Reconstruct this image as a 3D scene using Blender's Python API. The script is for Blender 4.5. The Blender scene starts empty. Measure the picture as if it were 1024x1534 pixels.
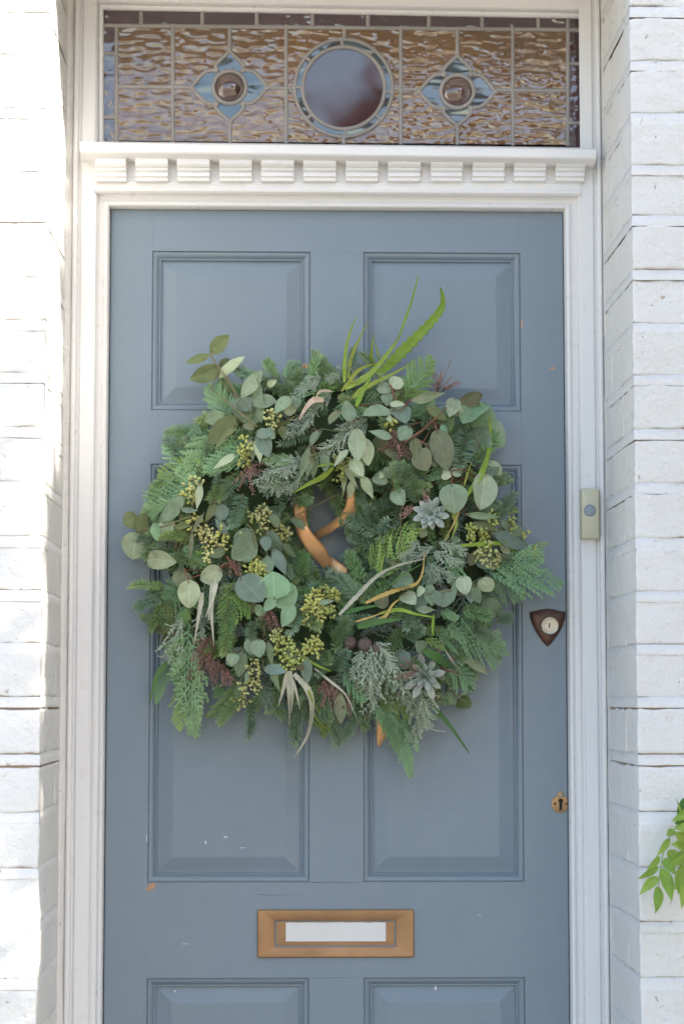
import bpy, math, random
import numpy as np
from mathutils import Vector, Matrix, noise
R = random.Random(7)
rad = math.radians
SC = bpy.context.scene
COL = SC.collection

# ---------------------------------------------------------------- camera, sky, sun, exposure
FPX, YAW, PIT, ROLL = 3267.0, 0.02635, 0.08551, 0.000386      # measured from the photograph's vanishing lines
CAM = Vector((-0.0876, -3.6133, 1.25))
cy_, sy_, cp_, sp_ = math.cos(YAW), math.sin(YAW), math.cos(PIT), math.sin(PIT)
CF = Vector((sy_*cp_, cy_*cp_, sp_)); CR = Vector((cy_, -sy_, 0)); CU = CR.cross(CF)
CR, CU = CR*math.cos(ROLL)+CU*math.sin(ROLL), CU*math.cos(ROLL)-CR*math.sin(ROLL)
cam = bpy.data.cameras.new('camera'); camo = bpy.data.objects.new('camera', cam); COL.objects.link(camo)
m = Matrix.Identity(4)
for i in range(3):
    m[i][0], m[i][1], m[i][2], m[i][3] = CR[i], CU[i], -CF[i], CAM[i]
camo.matrix_world = m
cam.sensor_fit = 'VERTICAL'; cam.sensor_height = 36; cam.lens = 36*FPX/1534
cam.clip_start = 0.05; cam.clip_end = 500
cam.dof.use_dof = True; cam.dof.focus_distance = 3.40; cam.dof.aperture_fstop = 3.2
SC.camera = camo

SUN_AZ, SUN_EL = rad(56), rad(30)      # azimuth measured from the door's outward normal towards the right
w = bpy.data.worlds.new('World'); SC.world = w; w.use_nodes = True
nt = w.node_tree; sky = nt.nodes.new('ShaderNodeTexSky'); sky.sky_type = 'NISHITA'; sky.sun_disc = False
sky.sun_elevation = SUN_EL; sky.air_density = 1.0; sky.dust_density = 1.8; sky.ozone_density = .5
sdir = Vector((math.sin(SUN_AZ)*math.cos(SUN_EL), -math.cos(SUN_AZ)*math.cos(SUN_EL), math.sin(SUN_EL)))  # towards the sun
sky.sun_rotation = math.atan2(sdir.x, sdir.y)
bg = nt.nodes['Background']; bg.inputs[1].default_value = 0.15
nt.links.new(sky.outputs[0], bg.inputs[0])
sun = bpy.data.lights.new('sun', 'SUN'); sun.energy = 3.6; sun.angle = rad(0.53); sun.color = (1, 0.91, 0.77)
suno = bpy.data.objects.new('sun', sun); COL.objects.link(suno)
suno.rotation_euler = sdir.to_track_quat('Z', 'Y').to_euler(); suno.location = sdir*20
vs = SC.view_settings; vs.view_transform = 'Standard'; vs.look = 'None'; vs.gamma = 1; vs.use_curve_mapping = False
vs.exposure = 1.80
SC.render.engine = 'CYCLES'; SC.cycles.use_denoising = True
SC.cycles.max_bounces = 8; SC.cycles.sample_clamp_indirect = 6

SH_LOW, SH_TOP = -.33, .02          # where the tree's shade ends on the wall: lower down, near the lintel

# ---------------------------------------------------------------- helpers
def W(px, py, Y):
    """the point on the vertical plane Y seen at photo pixel (px, py): used to turn measurements into metres"""
    d = CF + CR*((px-512)/FPX) - CU*((py-767)/FPX)
    t = (Y-CAM.y)/d.y
    return CAM + d*t

class MB:
    def __init__(s): s.v = []; s.f = []; s.mi = []
    def add(s, vs, fs, mi=0):
        o = len(s.v); s.v += [tuple(p) for p in vs]
        for f in fs: s.f.append(tuple(i+o for i in f)); s.mi.append(mi)
    def box(s, x0, x1, y0, y1, z0, z1, mi=0):
        s.add([(x0,y0,z0),(x1,y0,z0),(x1,y1,z0),(x0,y1,z0),(x0,y0,z1),(x1,y0,z1),(x1,y1,z1),(x0,y1,z1)],
              [(0,3,2,1),(4,5,6,7),(0,1,5,4),(1,2,6,5),(2,3,7,6),(3,0,4,7)], mi)
    def bbox(s, x0, x1, y0, y1, z0, z1, b=0.0015, mi=0):
        """box with a chamfer round the face that looks to -Y"""
        s.add([(x0,y1,z0),(x1,y1,z0),(x1,y1,z1),(x0,y1,z1),(x0,y0+b,z0),(x1,y0+b,z0),(x1,y0+b,z1),(x0,y0+b,z1),
               (x0+b,y0,z0+b),(x1-b,y0,z0+b),(x1-b,y0,z1-b),(x0+b,y0,z1-b)],
              [(0,1,2,3),(0,4,5,1),(1,5,6,2),(2,6,7,3),(3,7,4,0),(4,8,9,5),(5,9,10,6),(6,10,11,7),(7,11,8,4),(8,11,10,9)], mi)
    def tube(s, pts, r0, r1=None, n=5, mi=0):
        pts = [Vector(p) for p in pts]; r1 = r0 if r1 is None else r1
        rings = []; k = len(pts)
        up = Vector((0,0,1))
        for i, p in enumerate(pts):
            t = (pts[min(i+1,k-1)]-pts[max(i-1,0)]).normalized()
            a = t.cross(up if abs(t.z) < .95 else Vector((1,0,0))).normalized(); b = t.cross(a)
            r = r0+(r1-r0)*i/max(1,k-1)
            rings.append([p+(a*math.cos(q)+b*math.sin(q))*r for q in [2*math.pi*j/n for j in range(n)]])
        fs = []
        for i in range(k-1):
            for j in range(n): fs.append((i*n+j, i*n+(j+1)%n, (i+1)*n+(j+1)%n, (i+1)*n+j))
        fs += [tuple(range(n))[::-1], tuple((k-1)*n+j for j in range(n))]
        s.add([v for r in rings for v in r], fs, mi)
    def ring_loft(s, rings, closed=True, cap=False, mi=0):
        n = len(rings[0]); fs = []
        for i in range(len(rings)-1):
            for j in range(n if closed else n-1):
                fs.append((i*n+j, i*n+(j+1)%n, (i+1)*n+(j+1)%n, (i+1)*n+j))
        if cap: fs.append(tuple((len(rings)-1)*n+j for j in range(n)))
        s.add([v for r in rings for v in r], fs, mi)
    def ball(s, c, r, seg=8, rings=6, sc=(1,1,1), rot=None, mi=0):
        c = Vector(c); vs = []; 
        for i in range(rings+1):
            th = math.pi*i/rings
            for j in range(seg):
                ph = 2*math.pi*j/seg
                p = Vector((math.sin(th)*math.cos(ph)*sc[0], math.sin(th)*math.sin(ph)*sc[1], math.cos(th)*sc[2]))*r
                vs.append(c+(rot@p if rot else p))
        fs = [(i*seg+j, (i+1)*seg+j, (i+1)*seg+(j+1)%seg, i*seg+(j+1)%seg) for i in range(rings) for j in range(seg)]
        s.add(vs, fs, mi)
    def mesh(s, name, mats, smooth=False):
        me = bpy.data.meshes.new(name); me.from_pydata(s.v, [], s.f); 
        for mm in (mats if isinstance(mats, (list, tuple)) else [mats]): me.materials.append(mm)
        if any(s.mi): me.polygons.foreach_set('material_index', s.mi)
        if smooth: me.polygons.foreach_set('use_smooth', [True]*len(me.polygons))
        me.update(); return me
    def build(s, name, mats, parent=None, smooth=False):
        return link(name, s.mesh(name, mats, smooth), parent)

def link(name, me, parent=None, mw=None):
    o = bpy.data.objects.new(name, me); COL.objects.link(o)
    if parent is not None:
        o.parent = parent; o.matrix_parent_inverse = Matrix.Translation(-Vector(parent['_t'])) if '_t' in parent else Matrix.Identity(4)
    if mw is not None: o.matrix_basis = mw
    return o
def thing(name, label, cat, loc=(0,0,0), group=None):
    o = bpy.data.objects.new(name, None); COL.objects.link(o); o.location = loc; o.empty_display_size = .05
    o['_t'] = list(loc); o['label'] = label; o['category'] = cat
    if group: o['group'] = group
    return o
def sm_angle(o, deg=35):
    me = o.data; me.polygons.foreach_set('use_smooth', [True]*len(me.polygons))
    me.set_sharp_from_angle(angle=rad(deg))
    return o
def n3(p, s): return noise.noise(Vector(p)*s)

# ---------------------------------------------------------------- materials
def nodes(name):
    mt = bpy.data.materials.new(name); mt.use_nodes = True
    t = mt.node_tree; return mt, t, t.nodes['Principled BSDF'], t.nodes['Material Output']
def nd(t, kind, **kw):
    n = t.nodes.new(kind)
    for k, v in kw.items():
        if k in n.inputs.keys() if hasattr(n.inputs, 'keys') else False: n.inputs[k].default_value = v
        else: setattr(n, k, v)
    return n
def coords(t, scale=(1,1,1), kind='Object'):
    tc = nd(t, 'ShaderNodeTexCoord'); mp = nd(t, 'ShaderNodeMapping'); mp.inputs['Scale'].default_value = scale
    t.links.new(tc.outputs[kind], mp.inputs[0]); return mp.outputs[0]
def noi(t, co, scale, detail=4, rough=.55, dist=0):
    n = nd(t, 'ShaderNodeTexNoise'); n.inputs['Scale'].default_value = scale; n.inputs['Detail'].default_value = detail
    n.inputs['Roughness'].default_value = rough; n.inputs['Distortion'].default_value = dist
    t.links.new(co, n.inputs['Vector']); return n.outputs[0]
def ramp(t, src, stops):
    r = nd(t, 'ShaderNodeValToRGB'); cr = r.color_ramp
    while len(cr.elements) < len(stops): cr.elements.new(.5)
    for e, (p, c) in zip(cr.elements, stops):
        e.position = p; e.color = (c, c, c, 1) if isinstance(c, (int, float)) else (*c, 1)
    t.links.new(src, r.inputs[0]); return r.outputs[0]
def mixc(t, fac, a, b, mode='MIX'):
    mx = nd(t, 'ShaderNodeMix'); mx.data_type = 'RGBA'; mx.blend_type = mode
    for sck, v in ((mx.inputs[0], fac), (mx.inputs[6], a), (mx.inputs[7], b)):
        if hasattr(v, 'is_linked'): t.links.new(v, sck)
        elif isinstance(v, (int, float)): sck.default_value = v
        else: sck.default_value = (*v, 1)
    return mx.outputs[2]
def bump(t, bs, layers):
    prev = None
    for h, st, dist in layers:
        b = nd(t, 'ShaderNodeBump'); b.inputs['Strength'].default_value = st; b.inputs['Distance'].default_value = dist
        t.links.new(h, b.inputs['Height'])
        if prev: t.links.new(prev, b.inputs['Normal'])
        prev = b.outputs[0]
    t.links.new(prev, bs.inputs['Normal'])
def world_co(t, scale=(1,1,1)):
    g = nd(t, 'ShaderNodeNewGeometry'); mp = nd(t, 'ShaderNodeMapping'); mp.inputs['Scale'].default_value = scale
    t.links.new(g.outputs['Position'], mp.inputs[0]); return mp.outputs[0]

def mat_wall(name='white_wall_paint', base=(.80,.80,.79), dirty=(.33,.22,.13)):
    mt, t, b, o = nodes(name); co = world_co(t)
    big = noi(t, co, 5, 3); fine = noi(t, co, 70, 5, .65); grit = noi(t, co, 330, 2)
    c = mixc(t, ramp(t, big, [(.3, 0), (.75, 1)]), base, tuple(x*.93 for x in (base[0], base[1]*.985, base[2]*.95)))
    pits = noi(t, co, 95, 1, .4, .6)
    c = mixc(t, ramp(t, pits, [(.742, 0), (.77, .65)]), c, dirty)
    flake = noi(t, world_co(t, (1, 1, 2.2)), 16, 5, .7)
    c = mixc(t, ramp(t, flake, [(.70, 0), (.735, .55)]), c, tuple(.5*a+.5*d for a, d in zip(base, dirty)))
    t.links.new(c, b.inputs['Base Color']); b.inputs['Roughness'].default_value = .62
    crack = noi(t, world_co(t, (.35, .35, 1)), 26, 6, .7, 1.5)
    bump(t, b, [(ramp(t, crack, [(.46, 1), (.5, 0), (.54, 1)]), .14, .0025), (noi(t, co, 24, 3, .6), .5, .006), (fine, .75, .0045), (ramp(t, pits, [(.6, 1), (.75, 0)]), .3, .002), (grit, .25, .001)])
    return mt
def mat_gloss(name, c, rough=.4, var=.06, metal=0, bumps=((120, .05, .001),), tint=None, spec=.5, wear=None, mott=0):
    mt, t, b, o = nodes(name); co = world_co(t)
    n = noi(t, co, 9, 4); c2 = tint or tuple(x*(1-2*var) for x in c)
    col = mixc(t, ramp(t, n, [(.3, 0), (.7, 1)]), c, c2)
    if mott:
        col = mixc(t, ramp(t, noi(t, world_co(t, (1, 1, .22)), 260, 4, .7), [(.3, 0), (.7, 1)]), col, tuple(x*(1-mott) for x in c))
        col = mixc(t, ramp(t, noi(t, co, 4, 3, .6), [(.35, 0), (.7, 1)]), col, tuple(x*(1-mott*.5) for x in c))
    if wear:
        wn = noi(t, co, wear[0], 6, .7); col = mixc(t, ramp(t, wn, [(wear[1], 0), (wear[1]+.06, wear[3] if len(wear) > 3 else .8)]), col, wear[2])
    t.links.new(col, b.inputs['Base Color'])
    rr = ramp(t, noi(t, co, 40, 4), [(.3, max(.05, rough-.08)), (.7, rough+.1)]); t.links.new(rr, b.inputs['Roughness'])
    b.inputs['Metallic'].default_value = metal; b.inputs['Specular IOR Level'].default_value = spec
    bump(t, b, [(noi(t, co, s, 3), st, d) for s, st, d in bumps])
    return mt
def mat_leaf(name, c, back=None, rough=.5, var=.22, trans=.22, vein=.25, scale=1.0, tip=None, rib=0):
    mt, t, b, o = nodes(name)
    oi = nd(t, 'ShaderNodeObjectInfo')
    hv = nd(t, 'ShaderNodeHueSaturation'); 
    mr = nd(t, 'ShaderNodeMapRange'); mr.inputs[3].default_value = 1-var; mr.inputs[4].default_value = 1+var
    t.links.new(oi.outputs['Random'], mr.inputs[0]); t.links.new(mr.outputs[0], hv.inputs['Value'])
    mr2 = nd(t, 'ShaderNodeMapRange'); mr2.inputs[3].default_value = .485; mr2.inputs[4].default_value = .515
    ml = nd(t, 'ShaderNodeMath', operation='FRACT'); mm = nd(t, 'ShaderNodeMath', operation='MULTIPLY'); mm.inputs[1].default_value = 17.3
    t.links.new(oi.outputs['Random'], mm.inputs[0]); t.links.new(mm.outputs[0], ml.inputs[0]); t.links.new(ml.outputs[0], mr2.inputs[0]); t.links.new(mr2.outputs[0], hv.inputs['Hue'])
    wc = world_co(t)
    n = noi(t, wc, 60*scale, 5, .6)
    col = mixc(t, ramp(t, n, [(.3, 0), (.72, 1)]), tuple(x*(1-vein*.7) for x in c), tuple(min(1, x*(1+vein*.7)) for x in c))
    if tip:
        at = nd(t, 'ShaderNodeAttribute'); at.attribute_name = 'tip'; col = mixc(t, at.outputs['Fac'], col, tip)
    if rib:
        tc = nd(t, 'ShaderNodeTexCoord'); sx = nd(t, 'ShaderNodeSeparateXYZ'); t.links.new(tc.outputs['Object'], sx.inputs[0])
        ab = nd(t, 'ShaderNodeMath', operation='ABSOLUTE'); t.links.new(sx.outputs[1], ab.inputs[0])
        m1 = ramp(t, ab.outputs[0], [(.004, .6), (.022, 0)])
        ad = nd(t, 'ShaderNodeMath', operation='MULTIPLY_ADD'); t.links.new(ab.outputs[0], ad.inputs[0]); ad.inputs[1].default_value = -.75; t.links.new(sx.outputs[0], ad.inputs[2])
        fr_ = nd(t, 'ShaderNodeMath', operation='MULTIPLY'); t.links.new(ad.outputs[0], fr_.inputs[0]); fr_.inputs[1].default_value = 50
        sn = nd(t, 'ShaderNodeMath', operation='SINE'); t.links.new(fr_.outputs[0], sn.inputs[0])
        col = mixc(t, ramp(t, sn.outputs[0], [(.90, 0), (1, rib*.14)]), col, tuple(min(1, x*1.35+.02) for x in c))
        col = mixc(t, m1, col, tuple(min(1, x*1.5+.04) for x in c))
        edge_ = ramp(t, noi(t, wc, 34, 4, .7), [(.62, 0), (.72, .35)]); col = mixc(t, edge_, col, (c[0]*1.05, c[1]*.78, c[2]*.6))
    if back:
        g = nd(t, 'ShaderNodeNewGeometry'); col = mixc(t, g.outputs['Backfacing'], col, back)
    t.links.new(col, hv.inputs['Color'])
    t.links.new(hv.outputs[0], b.inputs['Base Color']); b.inputs['Roughness'].default_value = rough; b.inputs['Specular IOR Level'].default_value = .35
    bump(t, b, [(noi(t, wc, 220*scale, 3), .2, .0008)])
    if trans:
        tr = nd(t, 'ShaderNodeBsdfTranslucent'); mx = nd(t, 'ShaderNodeMixShader'); mx.inputs[0].default_value = trans
        t.links.new(hv.outputs[0], tr.inputs[0]); t.links.new(b.outputs[0], mx.inputs[1]); t.links.new(tr.outputs[0], mx.inputs[2]); t.links.new(mx.outputs[0], o.inputs[0])
    return mt
def mat_glass(name, c, c2, scale=(42, 42, 105), strength=1.0, ior=1.95, rough=.04, dist=.0029, detail=.5):
    mt, t, b, o = nodes(name); co = world_co(t, scale)
    oi = nd(t, 'ShaderNodeObjectInfo'); va = nd(t, 'ShaderNodeVectorMath', operation='MULTIPLY_ADD'); t.links.new(oi.outputs['Random'], va.inputs[0]); va.inputs[1].default_value = (37, 11, 53); t.links.new(co, va.inputs[2])
    wv = noi(t, va.outputs[0], 1, detail, .4, .3)
    big = noi(t, world_co(t, (9, 9, 9)), 1, 3)
    hv = nd(t, 'ShaderNodeHueSaturation'); mr = nd(t, 'ShaderNodeMapRange'); mr.inputs[3].default_value = .82; mr.inputs[4].default_value = 1.18
    t.links.new(oi.outputs['Random'], mr.inputs[0]); t.links.new(mr.outputs[0], hv.inputs['Value'])
    t.links.new(mixc(t, ramp(t, big, [(.3, 0), (.7, 1)]), c, c2), hv.inputs['Color']); t.links.new(hv.outputs[0], b.inputs['Base Color'])
    b.inputs['Roughness'].default_value = rough; b.inputs['IOR'].default_value = ior
    b.inputs['Transmission Weight'].default_value = .15
    bump(t, b, [(wv, strength, dist)])
    return mt

M = {}
M['wall'] = mat_wall()
M['mortar'] = mat_wall('white_mortar', (.80,.79,.77))
M['core'] = mat_gloss('old_brown_mortar', (.50,.37,.26), .9, .15, bumps=((90, .6, .003),))
M['frame'] = mat_gloss('white_gloss_paint', (.80,.795,.79), .33, .03, bumps=((22, .10, .002), (150, .10, .0006)), wear=(38, .735, (.45,.36,.27), .35), mott=.05)
M['door'] = mat_gloss('blue_grey_paint', (.195,.255,.305), .36, .05, bumps=((420, .22, .0006), (60, .12, .001), (14, .08, .002)), wear=(48, .755, (.34,.39,.43), .55), mott=.14)
M['chip'] = mat_gloss('bare_wood_chip', (.55,.33,.2), .8, .1)
M['scuff'] = mat_gloss('pale_scuff', (.6,.63,.66), .7, .1)
M['lead'] = mat_gloss('lead_came', (.36,.34,.325), .55, .12, bumps=((120, .3, .001),), spec=.4)
M['amber'] = mat_glass('amber_ripple_glass', (.21,.105,.030), (.145,.07,.023))
M['purple'] = mat_glass('purple_border_glass', (.085,.042,.05), (.06,.035,.045), scale=(45,45,60), strength=.8)
M['teal'] = mat_glass('blue_green_glass', (.055,.10,.115), (.035,.07,.085), scale=(14,14,40), strength=.35, dist=.01)
M['roundel'] = mat_glass('dark_plum_glass', (.075,.04,.045), (.05,.03,.045), scale=(5,5,10), strength=.12, ior=1.85, dist=.006)
M['boss'] = mat_glass('brown_boss_glass', (.10,.045,.035), (.07,.03,.03), scale=(8,8,8), strength=.1, dist=.004)
M['copper'] = mat_gloss('worn_bronze', (.40,.235,.115), .5, .12, metal=.55, bumps=((200, .12, .0006),), tint=(.30,.17,.085), wear=(34, .66, (.22,.12,.07), .6))
M['brownmetal'] = mat_gloss('brown_escutcheon', (.085,.045,.03), .42, .1, metal=.5, bumps=((150, .08, .0006),), tint=(.11,.06,.045))
M['brass'] = mat_gloss('pale_brass', (.40,.385,.34), .28, .1, metal=.9, tint=(.30,.28,.24))
M['oldbrass'] = mat_gloss('tarnished_brass', (.45,.28,.12), .45, .1, metal=.6, tint=(.28,.17,.13), wear=(60, .6, (.18,.11,.09), .7))
M['black'] = mat_gloss('dark_slot', (.008,.007,.006), .8, .0)
M['screw'] = mat_gloss('rusty_screw', (.16,.05,.03), .7, .1)
M['paper'] = mat_gloss('white_paper', (.70,.69,.66), .8, .02)
M['cream'] = mat_gloss('cream_plastic', (.60,.58,.42), .4, .03, bumps=((400, .08, .0003),))
M['button'] = mat_gloss('grey_blue_button', (.28,.33,.36), .45, .03)
M['ground'] = mat_gloss('pale_paving', (.42,.365,.29), .9, .15, bumps=((30, .4, .004),))
M['hall'] = mat_gloss('hall_paint', (.4,.3,.2), .9, .05)
M['bark'] = mat_gloss('bark', (.14,.10,.07), .9, .2, bumps=((25, .8, .02),))
M['stem'] = mat_leaf('green_brown_stem', (.20,.19,.09), trans=0, var=.15)
M['twig'] = mat_leaf('red_brown_twig', (.20,.10,.055), trans=0, var=.15)
M['firstem'] = mat_leaf('fir_stem', (.15,.14,.06), trans=0, var=.15)
M['fir'] = mat_leaf('fir_needles', (0.176,0.300,0.121), trans=.12, var=.25, tip=(0.351,0.475,0.242))
M['firlight'] = mat_leaf('young_fir_needles', (0.208,0.325,0.116), trans=.14, var=.25, tip=(0.377,0.450,0.176))
M['firdark'] = mat_leaf('blue_fir_needles', (0.156,0.263,0.154), trans=.12, var=.25, tip=(0.377,0.500,0.352))
M['cedar'] = mat_leaf('cedar_scales', (0.135,0.269,0.149), trans=.15, var=.2, tip=(0.324,0.512,0.242))
M['cedarbright'] = mat_leaf('bright_cedar_scales', (0.189,0.338,0.094), trans=.15, var=.15, tip=(0.311,0.475,0.132))
M['juniper'] = mat_leaf('silver_juniper', (0.263,0.330,0.250), trans=.05, var=.18, tip=(0.448,0.528,0.400))
M['juniperdark'] = mat_leaf('grey_green_juniper', (.12,.17,.14), trans=.05, var=.18, tip=(.21,.27,.22))
M['G'] = mat_leaf('grey_green_leaf', rib=1, c=(0.230,0.314,0.194), back=(0.287,0.358,0.255), var=.20)
M['B'] = mat_leaf('blue_grey_leaf', rib=1, c=(0.201,0.280,0.214), back=(0.241,0.314,0.255), var=.16)
M['P'] = mat_leaf('pale_sage_leaf', rib=1, c=(0.414,0.482,0.306), back=(0.437,0.482,0.337), var=.14)
M['O'] = mat_leaf('olive_leaf', rib=1, c=(.17,.21,.085), back=(.22,.25,.12), var=.18, trans=.3)
M['N'] = mat_leaf('brownish_olive_leaf', rib=1, c=(.19,.205,.11), back=(.22,.23,.14), var=.15)
M['Mi'] = mat_leaf('mint_leaf', rib=1, c=(0.253,0.403,0.224), back=(0.322,0.448,0.275), var=.12)
M['seed'] = mat_leaf('yellow_green_seed', (.44,.47,.14), trans=0, var=.2, rough=.55)
M['seedpale'] = mat_leaf('pale_yellow_seed', (.48,.48,.20), trans=0, var=.15, rough=.55)
M['pink'] = mat_leaf('dusky_pink_bud', (.33,.20,.17), trans=0, var=.25, rough=.7)
M['brightblade'] = mat_leaf('bright_lime_blade', (.28,.41,.055), back=(.34,.46,.08), var=.12, trans=.3)
M['limeblade'] = mat_leaf('yellow_lime_blade', (.36,.44,.08), back=(.4,.46,.12), var=.12, trans=.3)
M['darkblade'] = mat_leaf('green_blade', (.08,.19,.05), var=.12, trans=.2)
M['paleblade'] = mat_leaf('dry_silver_blade', (.50,.50,.38), back=(.6,.59,.48), var=.08, trans=.15)
M['tanblade'] = mat_leaf('dry_tan_blade', (.52,.37,.12), back=(.56,.42,.2), var=.08, trans=.15)
M['pinkblade'] = mat_leaf('dry_pink_blade', (.6,.45,.34), var=.08, trans=.15)
M['succ'] = mat_leaf('blue_grey_succulent', (.37,.47,.41), back=(.38,.45,.43), var=.12, trans=.1, tip=(.44,.42,.36))
M['succpink'] = mat_leaf('greyish_succulent', (.33,.40,.34), var=.14, trans=.1, tip=(.40,.35,.30))
M['berry'] = mat_leaf('purple_brown_berry', (.115,.085,.075), trans=0, var=.1, rough=.7)
M['moss'] = mat_leaf('dark_moss_core', (.032,.05,.022), trans=0, var=.1, rough=.95)
M['wist'] = mat_leaf('fresh_green_leaflet', rib=1, c=(0.290,0.451,0.083), back=(0.377,0.512,0.135), var=.14, trans=.35)
M['wistdark'] = mat_leaf('deep_green_leaflet', rib=1, c=(.09,.22,.05), var=.1, trans=.25)
M['treeleaf'] = mat_leaf('tree_leaf', (.07,.12,.035), var=.1, trans=.2)
M['autumn'] = mat_leaf('autumn_leaf', (.42,.16,.03), var=.1, trans=.3)
def mat_ribbon():
    mt, t, b, o = nodes('copper_satin'); co = world_co(t, (1,1,1))
    b.inputs['Base Color'].default_value = (.66,.36,.16,1); b.inputs['Roughness'].default_value = .30
    b.inputs['Sheen Weight'].default_value = .3; b.inputs['Metallic'].default_value = .45
    bump(t, b, [(noi(t, co, 500, 2), .1, .0004)])
    return mt
M['ribbon'] = mat_ribbon()

# ---------------------------------------------------------------- setting: ground, hallway
g = MB(); g.box(-150, 150, -150, 150, -.3, 0); o = g.build('ground', M['ground']); o['kind'] = 'structure'
o = MB(); o.box(-.62, .62, -.42, .10, .001, .085); o = o.build('doorstep', M['ground']); o['label'] = 'pale stone step below the blue door'; o['category'] = 'step'
h = MB()
h.add([(-.75,.12,.0),(.75,.12,.0),(.75,3,.0),(-.75,3,.0),(-.75,.12,2.9),(.75,.12,2.9),(.75,3,2.9),(-.75,3,2.9)],
      [(0,1,2,3),(4,7,6,5),(1,5,6,2),(2,6,7,3),(3,7,4,0)])
o = h.build('hallway', M['hall']); o['kind'] = 'structure'

# ---------------------------------------------------------------- brick wall
YW = -0.335                                     # front face of the brickwork
TOPZ = 2.72
XL = (W(73, 100, YW).x + W(54, 1500, YW).x)/2   # left and right edges of the doorway in the wall
XR = (W(942, 100, YW).x + W(961, 1500, YW).x)/2
joint_px = [10,90,168,246,322,403,483,561,642,723,805,885,964,1043,1129,1215,1298,1380,1463]
zj = [W(985, p, YW).z for p in joint_px]         # underside of each brick
pitch = (zj[0]-zj[-1])/(len(zj)-1)
zj = [zj[0]+pitch*k for k in range(4, 0, -1)] + zj + [zj[-1]-pitch*k for k in range(1, 4)]
JH = .0165
wall = thing('brick_wall', 'white painted brick wall around the blue door, dappled with sun on one side', 'wall', (0, YW, 0))
def brick_mesh(name, a, b_, c_, seed):
    """rough rounded brick: a along X, b_ along Y (depth), c_ along Z, centred; real relief"""
    def cuts(L, st):
        n_ = max(2, round((L-.010)/st)); return [0, .002]+[.005+(L-.010)*q_/n_ for q_ in range(n_+1)]+[L-.002, L]
    XS, YS, ZS = cuts(a, .007), cuts(b_, .009), cuts(c_, .0065)
    nx, ny, nz = len(XS)-1, len(YS)-1, len(ZS)-1
    mb = MB(); idx = {}
    def P(i, j, k):
        key = (i, j, k)
        if key in idx: return idx[key]
        x, y, z = XS[i]-a/2, YS[j]-b_/2, ZS[k]-c_/2
        q = Vector((x, y, z)); r = .0026
        inn = Vector((max(-a/2+r, min(a/2-r, x)), max(-b_/2+r, min(b_/2-r, y)), max(-c_/2+r, min(c_/2-r, z))))
        d = q-inn
        if d.length > 1e-6: q = inn+d.normalized()*r
        s = Vector((seed*3.7, seed*1.3, 0))
        n1 = noise.noise(q*22+s); n2 = noise.noise(q*75+s); n3_ = noise.noise(q*6+s)
        amp = .0011*n1+.0013*n2+.0008*n3_+.0006*noise.noise(q*150+s)-.0022*max(0, noise.noise(q*48+s*2)-.42)
        out = Vector((0, 0, 0))
        if j == 0: out.y -= amp
        if j == ny: out.y += amp
        if i == 0: out.x -= amp
        if i == nx: out.x += amp
        if k == 0: out.z -= .0012*n2+.0030*noise.noise(Vector((x*28, seed, y*28)))+.0012*noise.noise(Vector((x*110, seed, y*110)))
        if k == nz: out.z += .0011*n2+.0012*n1
        idx[key] = len(mb.v); mb.v.append(tuple(q+out)); return idx[key]
    def quad(*k): mb.f.append(tuple(P(*q) for q in k)); mb.mi.append(0)
    for i in range(nx):
        for k in range(nz):
            quad((i,0,k),(i+1,0,k),(i+1,0,k+1),(i,0,k+1)); quad((i,ny,k),(i,ny,k+1),(i+1,ny,k+1),(i+1,ny,k))
        for j in range(ny):
            quad((i,j,0),(i,j+1,0),(i+1,j+1,0),(i+1,j,0)); quad((i,j,nz),(i+1,j,nz),(i+1,j+1,nz),(i,j+1,nz))
    for j in range(ny):
        for k in range(nz):
            quad((0,j,k),(0,j,k+1),(0,j+1,k+1),(0,j+1,k)); quad((nx,j,k),(nx,j+1,k),(nx,j+1,k+1),(nx,j,k+1))
    return mb.mesh(name, M['wall'], True)
BH = pitch-JH
ST, HD, BD = .222, .106, .106
lib = {}
for s in range(6):
    lib['st', s] = brick_mesh('brick', ST-.007, BD, BH+.001, s)           # stretcher along X
    lib['hd', s] = brick_mesh('brick', HD-.004, ST, BH+.001, s+10)        # header: short on X, long on Y
    lib['rv', s] = brick_mesh('brick', BD, ST+.008, BH+.001, s+20)        # stretcher along the reveal
    lib['rh', s] = brick_mesh('brick', BD, HD+.008, BH+.001, s+30)
def place_brick(kind, x, y, z):
    mw = Matrix.Translation((x, y, z+R.uniform(-.0008, .0008))) @ Matrix.Rotation(R.uniform(-.006, .006), 4, 'Z') @ Matrix.Rotation(R.uniform(-.008, .008), 4, 'Y')
    if R.random() < .5: mw = mw @ Matrix.Rotation(math.pi, 4, 'Y')
    link('brick', lib[kind, R.randrange(6)], wall, mw)
for ci, z0 in enumerate(zj):
    if ci > 24: break
    zc = z0+BH/2
    for side in (-1, 1):
        xe = XL if side < 0 else XR
        if ci % 2 == 0:       # stretcher on the front at the corner
            place_brick('st', xe+side*(ST/2-.004), YW+BD/2+R.uniform(-.0015,.0015), zc)
            place_brick('rv', xe+side*(BD/2), YW+BD+.004+ST/2, zc)
            x = xe+side*ST
        else:                 # header on the front, its long side in the reveal
            place_brick('hd', xe+side*(HD/2-.002), YW+ST/2+R.uniform(-.0015,.0015), zc)
            place_brick('rh', xe+side*(BD/2), YW+ST+.004+HD/2, zc)
            x = xe+side*HD
        for q in range(2 if ci % 2 == 0 else 3):
            place_brick('st', x+side*ST/2, YW+BD/2+R.uniform(-.002,.002), zc); x += side*ST
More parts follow.
